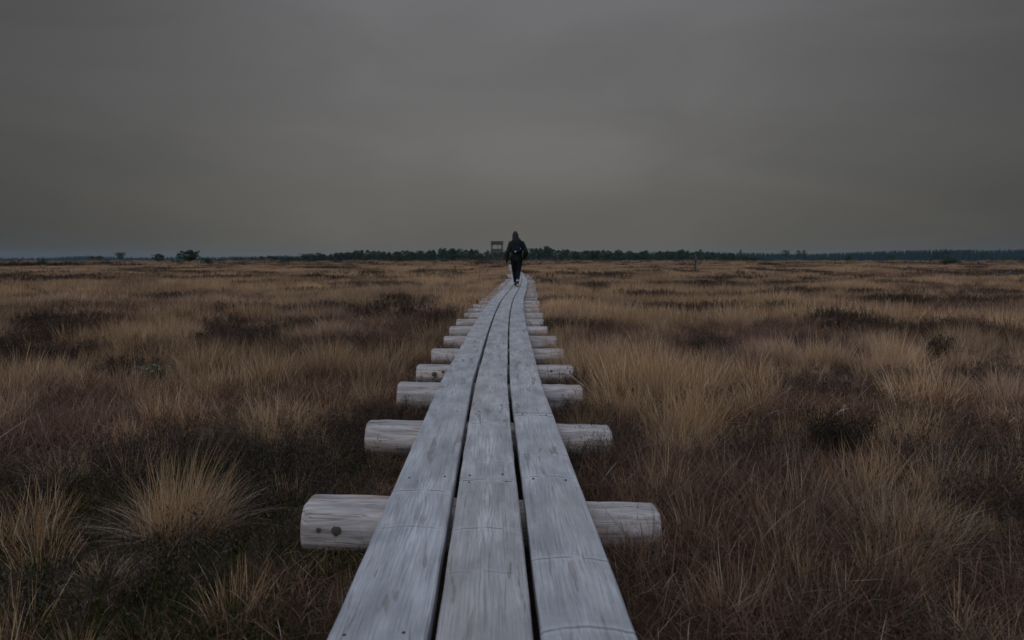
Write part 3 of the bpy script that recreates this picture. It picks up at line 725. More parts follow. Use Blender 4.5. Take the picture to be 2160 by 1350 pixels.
# ------------------------------------------------------------------ single tussocks and bushes
def at_ground(px, py):
    p = on_plane(px, py)
    for _ in range(4):
        z = float(gh(p.x, p.y)); p = on_plane(px, py, z)
    return p
def tussock(px, py, wpx, hpx, label, n=650, droop=0.0, lean=(0, 0), fan=0.6, mat=STRAW_T):
    p = at_ground(px, py); s = p.y / F; r = wpx * s * 0.5; h = hpx * s
    root = empty('grass_tussock', p); tag(root, label, 'tussock', 'straw tussocks beside the boardwalk')
    rg = np.random.default_rng(int(px * 7 + py))
    b, a, q = disc(n, r * 0.72, rg, 0.62); b[:, 2] = -0.03
    hh = h * rg.uniform(0.35, 1.12, n) * (1 - 0.25 * q) * (0.75 + 0.5 * vnoise(b[:, 0] * 14, b[:, 1] * 14, int(px))); az = a + rg.normal(0, 0.9, n)
    ln = np.abs(rg.normal(0, 0.15, n)) + fan * q * rg.uniform(0.1, 0.9, n); cu = rg.normal(0.12, 0.38, n) + droop * rg.uniform(0.4, 1, n)
    V, T, t, rd = blades(b, hh, az, ln, cu, np.full(n, 0.0019) * max(1, p.y / 3.6) * rg.uniform(0.7, 1.3, n), 5, rg)
    V[:, 0] += lean[0] * np.maximum(V[:, 2], 0) ** 1.3; V[:, 1] += lean[1] * np.maximum(V[:, 2], 0)
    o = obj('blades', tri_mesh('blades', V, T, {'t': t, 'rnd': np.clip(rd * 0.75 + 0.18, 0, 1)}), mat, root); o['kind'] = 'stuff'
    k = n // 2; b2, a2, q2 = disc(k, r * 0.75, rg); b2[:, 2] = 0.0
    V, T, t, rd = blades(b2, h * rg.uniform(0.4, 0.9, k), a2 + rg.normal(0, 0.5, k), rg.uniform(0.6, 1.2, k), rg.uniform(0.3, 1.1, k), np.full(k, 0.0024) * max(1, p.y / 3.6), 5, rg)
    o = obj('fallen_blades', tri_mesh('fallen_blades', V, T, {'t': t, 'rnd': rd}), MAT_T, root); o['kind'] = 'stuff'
tussock(385, 1130, 215, 240, 'large golden tussock fanning up left of the nearest log', 850, 0.15, (0.3, 0.0), 0.5)
tussock(585, 940, 200, 150, 'straw tussock left of the second log', 700, 0.0, (0.15, 0))
tussock(130, 1010, 150, 100, 'thin straw tussock near the left edge of the dark moss', 300, 0.35, (0.3, 0), 0.6, STRAW_D)
tussock(220, 1240, 170, 110, 'drooping brown tussock low in the left corner', 380, 1.2, (0.5, 0), 0.8, STRAW_D)
tussock(1890, 1155, 280, 230, 'wide spreading straw tussock in the right foreground', 780, 0.35, (0.1, 0), 0.85, STRAW_D)
tussock(1285, 876, 140, 115, 'curving golden tussock beside the third log on the right', 620, 0.3, (-0.3, 0))
tussock(1440, 965, 200, 140, 'dense straw tussock right of the second log', 700, 0.15, (0.1, 0))
tussock(130, 805, 110, 85, 'upright golden tussock beside dark scrub at the left edge', 480, 0.05, (0.2, 0))
tussock(400, 825, 130, 70, 'golden tussock behind the pale lichen on the left', 520, 0.05, (0.1, 0))
tussock(1650, 800, 120, 60, 'pale domed tussock below the dark heather on the right', 520, 0.1, (0.15, 0))
tussock(690, 830, 90, 60, 'straw tussock left of the boardwalk beside the third log', 420, 0.1, (0.1, 0), 0.5, STRAW_D)
tussock(300, 870, 120, 70, 'pale ragged tussock behind the large golden one', 380, 0.2, (0.2, 0), 0.6, STRAW_D)
tussock(60, 1130, 120, 110, 'loose straw tussock cut by the left edge', 190, 0.4, (0.2, 0), 0.7, STRAW_D)
tussock(1640, 1010, 150, 95, 'low brown tussock left of the dark heather bush', 380, 0.3, (-0.1, 0), 0.7, STRAW_D)
tussock(1560, 880, 140, 90, 'straw tussock behind the low brown tussock on the right', 520, 0.1, (0.1, 0), 0.5)
tussock(1960, 920, 150, 90, 'straw tussock right of the dark heather bush', 480, 0.15, (0.1, 0), 0.5, STRAW_D)
tussock(2110, 1130, 110, 80, 'brown tussock at the right edge of the picture', 300, 0.4, (-0.2, 0))

def heather_bush(px, py, wpx, hpx, label, seed, n=60, cat='heather bush', mat=HEATH_T, name='heather_bush'):
    p = at_ground(px, py); s = p.y / F; r = wpx * s * 0.5; h = hpx * s
    root = empty(name, p); tag(root, label, cat)
    rg = np.random.default_rng(seed)
    b, a, q = disc(n, r * 0.30, rg); b[:, 2] = -0.02
    hh = h * rg.uniform(0.6, 1.1, n); ln = np.arctan2(q * r * 1.2, h) * rg.uniform(0.5, 1.15, n); az = a + rg.normal(0, 0.25, n); cu = rg.normal(-0.1, 0.2, n)
    st = blades(b, hh, az, ln, cu, np.full(n, 0.004) * max(1, p.y / 6), 4, rg)
    o = obj('stems', tri_mesh('stems', st[0], st[1], {'t': st[2], 'rnd': st[3]}), BARK, root); o['kind'] = 'stuff'
    nl = 70; m_ = n * nl; i = np.repeat(np.arange(n), nl); t = rg.random(m_) ** 0.6 * 0.75 + 0.25
    th = ln[i] + cu[i] * t * 0.5
    pp = b[i] + (hh[i] * t)[:, None] * np.stack([np.sin(th) * np.cos(az[i]), np.sin(th) * np.sin(az[i]), np.cos(th)], -1) + rg.normal(0, 0.055 * h + 0.002, (m_, 3))
    lf = 0.014 * max(1, p.y / 5)
    lv = blades(pp, lf * rg.uniform(0.6, 1.4, m_), rg.uniform(0, 6.28, m_), rg.uniform(0, 1.0, m_), rg.normal(0, 0.3, m_), lf * rg.uniform(0.25, 0.4, m_), 1, rg, 0.6)
    o = obj('foliage', tri_mesh('foliage', lv[0], lv[1], {'t': lv[2], 'rnd': lv[3]}), mat, root); o['kind'] = 'stuff'
heather_bush(1762, 972, 150, 112, 'dark rounded heather bush behind the right foreground tussock', 3, 90)
heather_bush(1480, 762, 90, 40, 'dark heather bush in the straw right of the fourth log', 4, 46)
heather_bush(1975, 775, 55, 70, 'tall dark twiggy bush among straw near the right edge', 5, 36)
heather_bush(1760, 702, 110, 28, 'flat dark heather patch beyond the pale domed tussock', 6, 60)
heather_bush(860, 668, 70, 20, 'dark heather clump left of the boardwalk beyond the sixth log', 7, 50)
heather_bush(420, 735, 60, 34, 'small dark heather clump in the straw on the left', 8, 40)
heather_bush(640, 875, 50, 45, 'dark heather sprigs behind the straw tussock on the left', 9, 26)

# pale lichen cushion
def lichen():
    p = at_ground(312, 800); root = empty('lichen_cushion', p); tag(root, 'pale green-grey lichen cushion on dark moss at left', 'lichen')
    bm = bmesh.new(); rg = random.Random(4)
    for k in range(60):
        mt = Matrix.Translation((rg.gauss(0, 0.06), rg.uniform(-0.08, 0.08), 0.105 + rg.uniform(-0.03, 0.01))) @ Matrix.Scale(rg.uniform(0.006, 0.015), 4)
        bmesh.ops.create_icosphere(bm, subdivisions=2, radius=1, matrix=mt)
    for v in bm.verts: v.co += Vector((rg.uniform(-1, 1), rg.uniform(-1, 1), rg.uniform(-1, 1))) * 0.008
    o = obj('lichen_lobes', bm_mesh('lichen_lobes', bm), LICHEN, root); o['kind'] = 'stuff'
    bm = bmesh.new(); bmesh.ops.create_icosphere(bm, subdivisions=3, radius=1, matrix=Matrix.Translation((0, 0, 0.02)) @ Matrix.Diagonal((0.16, 0.14, 0.10, 1)))
    for v in bm.verts: v.co *= 1 + rg.uniform(-0.05, 0.05)
    obj('moss_mound', bm_mesh('moss_mound', bm), GROUND, root, True)
lichen()

# ------------------------------------------------------------------ trees
def pine_parts(seed, h, cw, kind='bog', leaf=0.22, nclump=26, per=46):
    """returns trunk mesh and crown mesh of a stunted bog pine: crooked trunk with limbs, needle tufts spread along them"""
    rg = np.random.default_rng(seed); bm = bmesh.new()
    lx, ly = rg.uniform(-0.06, 0.06, 2) * h
    def tr(t): return Vector((lx * t + 0.03 * h * math.sin(5 * t + seed), ly * t + 0.02 * h * math.sin(4 * t + seed * 2), h * t))
    r0 = 0.03 * h + 0.012
    ts = np.linspace(0, 0.97, 7); bm_tube(bm, [tr(t) - Vector((0, 0, 0.05)) for t in ts], [r0 * (1 - 0.88 * t) for t in ts], 6)
    tufts = []
    lo = {'bog': 0.30, 'flat': 0.48, 'bush': 0.06, 'spire': 0.15}[kind]
    for k in range(nclump):
        t = lo + (0.98 - lo) * ((k + rg.random()) / nclump); f = (t - lo) / (1 - lo)
        prof = {'bog': math.sin(math.pi * (0.22 + 0.74 * f)) , 'flat': 0.6 + 0.4 * math.sin(math.pi * f), 'bush': math.sqrt(max(0.03, 1 - f * f)), 'spire': 1.0 - 0.9 * f}[kind]
        ln = cw * 0.5 * prof * rg.uniform(0.55, 1.15); a = k * 2.4 + rg.uniform(-0.5, 0.5)
        p0 = tr(t * 0.96); p1 = p0 + Vector((math.cos(a) * ln, math.sin(a) * ln, ln * rg.uniform(0.05, 0.5)))
        bm_tube(bm, [p0, (p0 + p1) / 2 + Vector((0, 0, -0.04 * ln)), p1], [r0 * 0.28 * (1 - 0.6 * t), r0 * 0.2 * (1 - 0.6 * t), r0 * 0.08], 4, False)
        for q in (0.5, 0.8, 1.05): tufts.append((p0.lerp(p1, q), 0.075 * cw * rg.uniform(0.6, 1.4) * (0.7 + 0.4 * prof)))
    tufts.append((tr(1.0), 0.07 * cw))
    parts = []
    for c, rad in tufts:
        n = per // 3; v = rg.normal(0, 1, (n, 3)); v /= np.linalg.norm(v, axis=1)[:, None]
        pp = np.array(c) + v * (rad * rg.random(n) ** 0.4)[:, None] * np.array([1, 1, 0.62])
        parts.append(blades(pp, leaf * rg.uniform(0.5, 1.2, n), rg.uniform(0, 6.28, n), rg.uniform(0.1, 1.5, n), rg.normal(0, 0.2, n), leaf * rg.uniform(0.3, 0.55, n), 1, rg, 0.7))
    V, T, t, r = join(parts)
    return bm_mesh('trunk', bm), tri_mesh('crown', V, T, {'t': t, 'rnd': r})
def tree(name, loc, tm, cm, label, cat='tree', group=None, s=1.0, rz=0.0, sx=1.0, leaf=PINE, bark=BARK):
    root = empty(name, loc, rz); root.scale = (s * sx, s * sx, s); tag(root, label, cat, group)
    if not tm.materials: tm.materials.append(bark)
    if not cm.materials: cm.materials.append(leaf)
    link(bpy.data.objects.new('trunk', tm), root); link(bpy.data.objects.new('crown', cm), root)
    return root
def single(px, pbase, ptop, wpx, kind, label, seed, name='bog_pine', leaf=PINE, cat='pine tree', ncl=30, per=60, group=None, dist=None):
    p = at_ground(px, pbase) if dist is None else None
    if dist is not None:
        q = at_depth(px, HOR, dist); p = Vector((q.x, dist, float(gh(q.x, dist))))
    s = p.y / F; zt = at_depth(px, ptop, p.y).z
    h = max(0.25, zt - p.z); cw = wpx * s
    tm, cm = pine_parts(seed, h, cw, kind, max(0.05, min(0.5, cw * 0.085)), ncl, per)
    return tree(name, p, tm, cm, label, cat, group, leaf=leaf)
single(400, 561, 530, 44, 'bog', 'tallest lone pine rising above the skyline on the left', 2, ncl=36, per=80)
single(336, 559, 536, 26, 'bog', 'slender young pine just left of the tallest lone pine', 3)
single(437, 562, 547, 26, 'bush', 'low round pine bush just right of the tallest lone pine', 4)
single(372, 561, 552, 26, 'bush', 'low dark bush at the left foot of the tallest lone pine', 41)
single(253, 556, 534, 20, 'flat', 'thin flat-topped pine between the left pines and the far clump', 5)
single(92, 568, 548, 22, 'bush', 'dark squat shrub near the left edge of the bog', 6, cat='shrub', name='pine_shrub')
single(147, 566, 556, 18, 'bush', 'small dim shrub right of the squat shrub at far left', 61, cat='shrub', name='pine_shrub')
single(194, 554, 541, 15, 'bog', 'left pine of the dark round clump at far left', 7, dist=300)
single(209, 554, 540, 16, 'bog', 'right pine of the dark round clump at far left', 8, dist=300)
single(1467 + 93, 553, 526, 16, 'spire', 'thin pine poking above the treeline right of the snag', 9, dist=330)
single(1654, 552, 529, 20, 'flat', 'lone dark flat-topped pine on the right skyline', 10)
single(1684, 553, 528, 16, 'bog', 'left of the two close thin pines on the right skyline', 11)
single(1697, 553, 527, 15, 'bog', 'right of the two close thin pines on the right skyline', 12)
single(1790, 557, 539, 20, 'spire', 'small dark pine standing alone in the right bog', 13)
single(2003, 561, 547, 40, 'bush', 'broad low pine bush out in the right bog', 14, cat='shrub', name='pine_shrub')
single(1975, 553, 532, 26, 'bog', 'left pine of the dark group above the broad right bush', 15)
single(1995, 553, 530, 30, 'bog', 'middle pine of the dark group above the broad right bush', 151)
single(2040, 552, 527, 28, 'flat', 'flat-crowned pine right of the group above the broad bush', 16)
single(2076, 552, 530, 28, 'bog', 'dark pine second from the right edge of the skyline', 17)
single(2122, 552, 540, 28, 'bush', 'low dark bush on the skyline near the right edge', 171, cat='shrub', name='pine_shrub')
single(2158, 559, 545, 18, 'bush', 'dark shrub cut by the right edge of the picture', 18, cat='shrub', name='pine_shrub')
single(1735, 552, 541, 20, 'bush', 'low pine left of the lone small right pine', 19)
single(1880, 553, 540, 26, 'bush', 'low bush on the skyline left of the dark pine group', 20, cat='shrub', name='pine_shrub')
for q, (px, pb, pt, wd, lb) in enumerate(((917, 566, 549, 16, 'yellow-green pine sapling left of the walker, nearest the boardwalk bend'), (970, 558, 544, 14, 'yellow-green sapling closest to the walker on the left'),
        (893, 581, 566, 16, 'lowest brownish sapling out in the left grass'), (960, 576, 559, 8, 'thin bare sapling below the yellow-green one on the left'), (937, 557, 547, 20, 'yellow-green sapling between two others left of the walker'))):
    single(px, pb, pt, wd, 'bog' if q != 3 else 'spire', lb, 60 + q, 'pine_sapling', SAPL, 'sapling', 14, 30)

# the dark pine line in the middle distance
prof_x = [430, 480, 560, 640, 690, 740, 760, 820, 880, 930, 990, 1040, 1100, 1150, 1200, 1280, 1340, 1400, 1450, 1500, 1560, 1640]
prof_y = [548, 545, 541, 538, 533, 531, 526, 531, 530, 524, 525, 530, 531, 519, 529, 528, 529, 529, 526, 531, 538, 546]
variants = [pine_parts(200 + k, 6.0, 4.4 + 0.5 * (k % 3), ('bog', 'bog', 'flat', 'bog', 'spire', 'bush')[k % 6], 0.55, 26, 54) for k in range(12)]
px = 432.0
tl = np.random.default_rng(33)
while px < 1640:
    for row in range(2):
        x_ = px + tl.uniform(-5, 5); d = (285 + tl.uniform(-14, 40)) if row == 0 else (350 + tl.uniform(-20, 60))
        if 1005 < x_ < 1075: d += 25
        top = np.interp(x_, prof_x, prof_y) + abs(tl.normal(0, 4.6)) - 1.5 + (2 if row else 0)
        q = at_depth(x_, HOR, d); zb = float(gh(q.x, d)); h = max(0.8, at_depth(x_, top, d).z - zb)
        where = next(t for lim, t in ((600, 'at its thin left end'), (800, 'midway between its left end and the watchtower'), (1030, 'just left of the watchtower'), (1110, 'behind the walker and tower'), (1200, 'by the high crown right of the walker'), (1400, 'between the walker and the snag'), (9999, 'at its right end')) if x_ < lim)
        lab = ('dark green front-row pine of the treeline ' if row == 0 else 'dark back-row pine of the treeline ') + where
        tm, cm = variants[int(tl.integers(12))]
        s = h / 6.0
        tree('bog_pine', (q.x, d, zb), tm, cm, lab, 'pine tree', 'treeline pines ' + ('in front ' if row == 0 else 'at the back ') + where, s, tl.uniform(0, 6.28), float(np.clip(1.0 / max(s, 0.35), 0.8, 1.7)) * tl.uniform(0.8, 1.2))
    px += tl.uniform(8, 15)

# the far blue forest: reads as one mass
def far_forest():
    fx = [-500, -100, 0, 100, 150, 185, 215, 260, 420, 560, 700, 1000, 1300, 1420, 1600, 1680, 1740, 1840, 1920, 1990, 2060, 2110, 2160, 2300, 2700]
    fy = [543, 544, 543.5, 542.5, 539.5, 538, 539.5, 542, 541, 539, 537, 537, 532, 529, 532, 534, 533, 529, 526.5, 524.5, 527, 526, 524, 525, 527]
    rg = np.random.default_rng(8); Vs, Ts = [], []; off = 0
    px = -480.0
    while px < 2680:
        D0 = np.interp(px, [-500, 600, 1300, 2000, 2700], [2000, 1800, 1450, 1250, 1250])
        for row in range(3):
            x_ = px + rg.uniform(-3, 3); d = D0 + row * 45 + rg.uniform(-25, 25)
            top = np.interp(x_, fx, fy) + abs(rg.normal(0, 1.4)) - (2.5 if rg.random() < 0.04 else 0)
            q = at_depth(x_, HOR, d); zb = GZ - 0.4; h = max(4.0, at_depth(x_, top, d).z - zb); w_ = rg.uniform(2.2, 3.8) * (h / 18) ** 0.5 + 0.8
            sides = 6
            for (z0, z1, r_) in ((0.02, 0.55, 1.0), (0.3, 0.8, 0.72), (0.55, 1.0, 0.45)):
                a = np.arange(sides) * 2 * math.pi / sides + rg.uniform(0, 6)
                rr = w_ * r_ * rg.uniform(0.65, 1.25, sides)
                ring = np.stack([q.x + rr * np.cos(a), d + rr * np.sin(a), zb + h * z0 + rg.uniform(-0.03, 0.03, sides) * h], -1)
                Vs.append(np.vstack([ring, [[q.x + rg.uniform(-.2, .2), d, zb + h * z1]]]))
                Ts.append(np.array([(k, (k + 1) % sides, sides) for k in range(sides)]) + off); off += sides + 1
        px += rg.uniform(1.6, 3.2)
    V = np.vstack(Vs); T = np.vstack(Ts)
    o = obj('far_forest', tri_mesh('far_forest', V, T, {'t': np.ones(len(V)), 'rnd': rg.random(len(V))}), SPRUCE)
    tag(o, 'distant blue spruce forest along the whole horizon', 'forest', kind='stuff')
far_forest()

# dead snag
def snag():
    p = at_ground(1467, 577); root = empty('dead_snag', p); tag(root, 'pale grey dead tree snag standing alone in the right bog', 'snag')
    h = 42 * p.y / F; rg = random.Random(2)
    bm = bmesh.new(); bm_tube(bm, [(0, 0, -0.05), (-0.03*h, 0, 0.35*h), (0.02*h, 0, 0.7*h), (-0.05*h, 0, h)], [0.085*h, 0.07*h, 0.05*h, 0.02*h], 7)
    obj('trunk', bm_mesh('trunk', bm), DEADWOOD, root, True)
    for k in range(9):
        a = rg.uniform(0, 6.28); z = h * rg.uniform(0.15, 0.9); ln = h * rg.uniform(0.2, 0.42)
        dx, dy = math.cos(a) * ln, math.sin(a) * ln; dz = rg.uniform(-0.5, 0.35) * ln
        bm = bmesh.new(); bm_tube(bm, [(0, 0, z), (dx * 0.5, dy * 0.5, z + dz * 0.3), (dx, dy, z + dz)], [0.03*h, 0.022*h, 0.01*h], 5)
        obj('branch', bm_mesh('branch', bm), DEADWOOD, root, True)
snag()
def driftwood():
    p = at_ground(2128, 590); root = empty('dead_branch', p); tag(root, 'bare dead branch lying on dark scrub near the right edge', 'branch')
    s = p.y / F
    bm = bmesh.new(); bm_tube(bm, [(-26*s, 0, 0.22), (-8*s, 0, 0.30), (4*s, 0, 0.42), (16*s, 0, 0.27)], [0.03, 0.045, 0.05, 0.02], 6); obj('stem', bm_mesh('stem', bm), DEADWOOD, root, True)
    bm = bmesh.new(); bm_tube(bm, [(0, 0, 0.38), (5*s, 0.1, 0.5), (7*s, 0.1, 0.42)], [0.03, 0.025, 0.01], 5); obj('twig', bm_mesh('twig', bm), DEADWOOD, root, True)
driftwood()

# ------------------------------------------------------------------ watchtower
def tower():
    d = 284.0; q = at_depth(1048.5, HOR, d); zb = float(gh(q.x, d)); root = empty('watchtower', (q.x, d, zb), R(9)); s = d / F
    tag(root, 'wooden watchtower with roofed platform above the pines left of the walker', 'watchtower')
    H = at_depth(1048.5, 509, d).z - zb; hw = 11.6 * s
    def part(name, fn, mat=TOWERWOOD):
        bm = bmesh.new(); fn(bm); return obj(name, bm_mesh(name, bm), mat, root)
    post = []
    for sx in (-1, 1):
        for sy in (-1, 1):
            part('post', lambda bm: bm_box(bm, (sx * (hw - 0.15), sy * (hw - 0.5), (H - 0.2) / 2 - 0.15), (0.28, 0.28, H - 0.2)))
    part('post', lambda bm: bm_box(bm, (0.1, -(hw - 0.5), H * 0.72), (0.2, 0.2, H * 0.5)))
    # roof: slab with fascia boards
    rf = part('roof', lambda bm: bm_box(bm, (0, 0, H - 0.12), (2 * hw + 0.3, 2 * hw - 0.3, 0.22)))
    for k in range(6):
        z = H - 0.40 - k * 0.19
        for sy in (-1, 1):
            bm = bmesh.new(); bm_box(bm, (0, sy * (hw - 0.30), z), (2 * hw + 0.05, 0.05, 0.165)); obj('fascia_board', bm_mesh('fascia_board', bm), TOWERWOOD, rf)
    zf = H - 16.5 * s - 1.2
    part('platform', lambda bm: bm_box(bm, (0, 0, zf), (2 * hw + 0.2, 2 * hw - 0.6, 0.2)))
    for k in range(5):
        for sy in (-1, 1): part('railing_board', lambda bm: bm_box(bm, (0, sy * (hw - 0.36), zf + 0.25 + k * 0.24), (2 * hw - 0.1, 0.05, 0.17)))
    # landing on the left with its railing
    zl = zf - 0.5
    part('landing', lambda bm: bm_box(bm, (-hw - 0.65, 0, zl), (1.5, 2.2, 0.18)))
    for y_ in (-1.05, 1.05):
        part('railing_board', lambda bm: bm_box(bm, (-hw - 0.65, y_, zl + 0.95), (1.5, 0.06, 0.14)))
        part('railing_board', lambda bm: bm_box(bm, (-hw - 0.65, y_, zl + 0.55), (1.5, 0.06, 0.14)))
        part('post', lambda bm: bm_box(bm, (-hw - 1.3, y_, (zl + 1.0) / 2 - 0.1), (0.18, 0.18, zl + 1.1)))
    for sy in (-1, 1):
        y_ = sy * (hw - 0.52)
        part('brace', lambda bm: bm_bar(bm, (-hw + 0.2, y_, 0.4), (hw - 0.2, y_ + 0.12, zf - 0.1), 0.16, 0.1))
        part('brace', lambda bm: bm_bar(bm, (hw - 0.2, y_ - 0.1, 0.4), (-hw + 0.2, y_ - 0.1, zf - 0.1), 0.16, 0.1))
        part('beam', lambda bm: bm_box(bm, (0, y_, zf * 0.5), (2 * hw - 0.3, 0.14, 0.2)))
    for sx in (-1, 1): part('brace', lambda bm: bm_bar(bm, (sx * (hw - 0.4), -hw + 0.6, H - 1.6), (sx * (hw - 1.2), -hw + 0.6, H - 1.0), 0.12, 0.1))
    st = part('stairs', lambda bm: (bm_bar(bm, (-hw - 0.9, -1.5, zl), (-hw + 2.4, -1.5, 0.0), 0.1, 0.25), bm_bar(bm, (-hw - 0.9, -2.4, zl), (-hw + 2.4, -2.4, 0.0), 0.1, 0.25)))
    for k in range(10):
        t = (k + 0.5) / 10; bm = bmesh.new(); bm_box(bm, (-hw - 0.9 + 3.3 * t, -1.95, zl * (1 - t)), (0.26, 0.86, 0.05)); obj('step', bm_mesh('step', bm), TOWERWOOD, st)
tower()

# ------------------------------------------------------------------ the walker
def blob(name, caps, ells, vox, smooth, mat, parent, boxes=()):
    """tapered limbs and masses fused into ONE continuous skin by a voxel remesh"""
    bm = bmesh.new()
    for a, b, ra, rb in caps:
        a, b = Vector(a), Vector(b); n = max(2, int((b - a).length / (0.45 * min(ra, rb))) + 1); n = min(n, 40)
        for k in range(n + 1):
            t = k / n; bmesh.ops.create_icosphere(bm, subdivisions=2, radius=ra + (rb - ra) * t, matrix=Matrix.Translation(a.lerp(b, t)))
    for c, r, *rot in ells:
        rm = Euler(rot[0]).to_matrix().to_4x4() if rot else Matrix.Identity(4)
        bmesh.ops.create_icosphere(bm, subdivisions=3, radius=1, matrix=Matrix.Translation(c) @ rm @ Matrix.Diagonal((*r, 1)))
    for c, s_ in boxes: bm_box(bm, c, s_)
    me = bm_mesh('tmp', bm); o = bpy.data.objects.new('tmp', me); col.objects.link(o)
    md = o.modifiers.new('r', 'REMESH'); md.mode = 'VOXEL'; md.voxel_size = vox
    md = o.modifiers.new('s', 'SMOOTH'); md.iterations = smooth; md.factor = 0.5
    dg = bpy.context.evaluated_depsgraph_get(); ev = bpy.data.meshes.new_from_object(o.evaluated_get(dg)); ev.name = name
    bpy.data.objects.remove(o); bpy.data.meshes.remove(me)
    return obj(name, ev, mat, parent, True)
def cloth(name, colr, scale=30):
    m = Mat(name); tcn = m.n('ShaderNodeTexCoord')
    f = m.noise(tcn.outputs['Object'], 9, 4, 0.6, 0.8); w_ = m.noise(tcn.outputs['Object'], scale * 10, 2)
    c = m.mix(m.maprange(f, 0.3, 0.7), tuple(x * 0.75 for x in colr), tuple(x * 1.3 for x in colr))
    m.bsdf(c, 0.85, m.math('ADD', f, m.math('MULTIPLY', w_, 0.1)), 0.6, 0.03, 0.15); return m.m
def walker():
    py = 21.4; px_ = float(cx_at(py)) + 0.02
    root = empty('person', (px_, py, 0.004)); tag(root, 'person in dark hooded jacket and black trousers walking away along the boardwalk', 'person')
    skin = plain('skin', (0.45, 0.28, 0.21), 0.5, 0.08, 20)
    jk, tr_, hd_, sh, sole = cloth('jacket_fabric', (0.012, 0.015, 0.015)), cloth('trouser_fabric', (0.006, 0.008, 0.012)), cloth('hood_fabric', (0.028, 0.032, 0.033)), cloth('shoe_fabric', (0.012, 0.012, 0.013)), plain('pale_rubber', (0.50, 0.50, 0.49), 0.6, 0.1, 20)
    hc = Vector((-0.035, 0.03, 1.585))
    sL, eL, wL = (-0.172, 0.0, 1.345), (-0.272, -0.05, 1.08), (-0.295, 0.0, 0.84)
    sR, eR, wR = (0.175, 0.0, 1.345), (0.30, -0.07, 1.08), (0.235, 0.10, 0.87)
    hipL, kL, aL = (-0.09, 0, 0.88), (-0.065, 0.17, 0.49), (-0.03, 0.20, 0.095)
    hipR, kR, aR = (0.09, 0, 0.88), (0.065, 0.0, 0.485), (0.035, -0.225, 0.185)
    caps = [((0, 0, 0.92), (0, 0, 1.05), 0.125, 0.115), ((0, 0, 1.05), (0, 0, 1.30), 0.115, 0.13), ((-0.01, 0.0, 1.40), (-0.03, 0.02, 1.52), 0.058, 0.055),
            ((-0.1, 0, 1.35), (0.1, 0, 1.35), 0.075, 0.075),
            (sL, eL, 0.052, 0.042), (eL, wL, 0.041, 0.027), (sR, eR, 0.052, 0.042), (eR, wR, 0.041, 0.027),
            (hipL, kL, 0.085, 0.056), (kL, aL, 0.055, 0.036), (hipR, kR, 0.085, 0.056), (kR, aR, 0.055, 0.036),
            (aL, (-0.03, 0.36, 0.05), 0.036, 0.026), (aR, (0.035, -0.13, 0.06), 0.036, 0.026)]
    ells = [(hc, (0.073, 0.092, 0.112)), (hc + Vector((0, 0.055, -0.06)), (0.05, 0.05, 0.055)),                     # skull, jaw
            (hc + Vector((0, 0.103, -0.022)), (0.014, 0.02, 0.024)),                                                # nose
            (hc + Vector((-0.076, 0.0, -0.015)), (0.012, 0.022, 0.033)), (hc + Vector((0.076, 0.0, -0.015)), (0.012, 0.022, 0.033)),
            (hc + Vector((0, 0.092, -0.068)), (0.025, 0.012, 0.009)), (hc + Vector((0, 0.085, 0.02)), (0.06, 0.016, 0.012)),
            ((-0.304, 0.01, 0.785), (0.018, 0.036, 0.048)), ((0.215, 0.135, 0.83), (0.03, 0.03, 0.045))]
    # fingers: left hand hanging, right hand closed at the pocket
    for k, (dy, ln) in enumerate(((0.030, 0.060), (0.011, 0.07), (-0.008, 0.066), (-0.026, 0.052))):
        b0 = Vector((-0.306, 0.01 + dy, 0.748)); m1 = b0 + Vector((0.004, 0.002, -ln * 0.55)); caps += [(b0, m1, 0.0095, 0.009), (m1, m1 + Vector((0.018, 0.002, -ln * 0.45)), 0.009, 0.0075)]
        c0 = Vector((0.225 - 0.014 * k, 0.155, 0.80)); caps += [(c0, c0 + Vector((-0.01, 0.02, -0.035)), 0.0095, 0.009), (c0 + Vector((-0.01, 0.02, -0.035)), c0 + Vector((-0.02, 0.0, -0.055)), 0.009, 0.008)]
    caps += [((-0.295, 0.045, 0.80), (-0.288, 0.066, 0.765), 0.011, 0.010), ((-0.288, 0.066, 0.765), (-0.283, 0.07, 0.735), 0.010, 0.0085), ((0.19, 0.14, 0.84), (0.175, 0.165, 0.805), 0.011, 0.009)]
    body = blob('body', caps, ells, 0.0085, 3, skin, root)
    eye = plain('eye', (0.03, 0.025, 0.02), 0.3, 0.1)
    for s_ in (-1, 1):
        bm = bmesh.new(); bmesh.ops.create_icosphere(bm, subdivisions=2, radius=0.011, matrix=Matrix.Translation(hc + Vector((s_ * 0.03, 0.083, 0.004)))); obj('eye', bm_mesh('eye', bm), eye, body, True)
    # jacket: hip length, loose sleeves
    jc = [((-0.02, 0, 0.88), (-0.015, 0, 1.10), 0.145, 0.145), ((0.02, 0, 0.88), (0.015, 0, 1.10), 0.148, 0.145), ((-0.06, 0, 1.08), (-0.075, 0, 1.32), 0.125, 0.115), ((0.06, 0, 1.08), (0.075, 0, 1.32), 0.125, 0.115),
          ((-0.145, 0, 1.335), (0.15, 0, 1.335), 0.088, 0.088), ((-0.1, 0, 1.40), (-0.02, 0.01, 1.46), 0.07, 0.08), ((0.1, 0, 1.40), (0, 0.01, 1.46), 0.07, 0.08),
          (sL, eL, 0.084, 0.068), (eL, (-0.293, -0.003, 0.855), 0.068, 0.048), (sR, eR, 0.086, 0.072), (eR, (0.24, 0.09, 0.885), 0.072, 0.052)]
    blob('jacket', jc, [], 0.014, 3, jk, root)
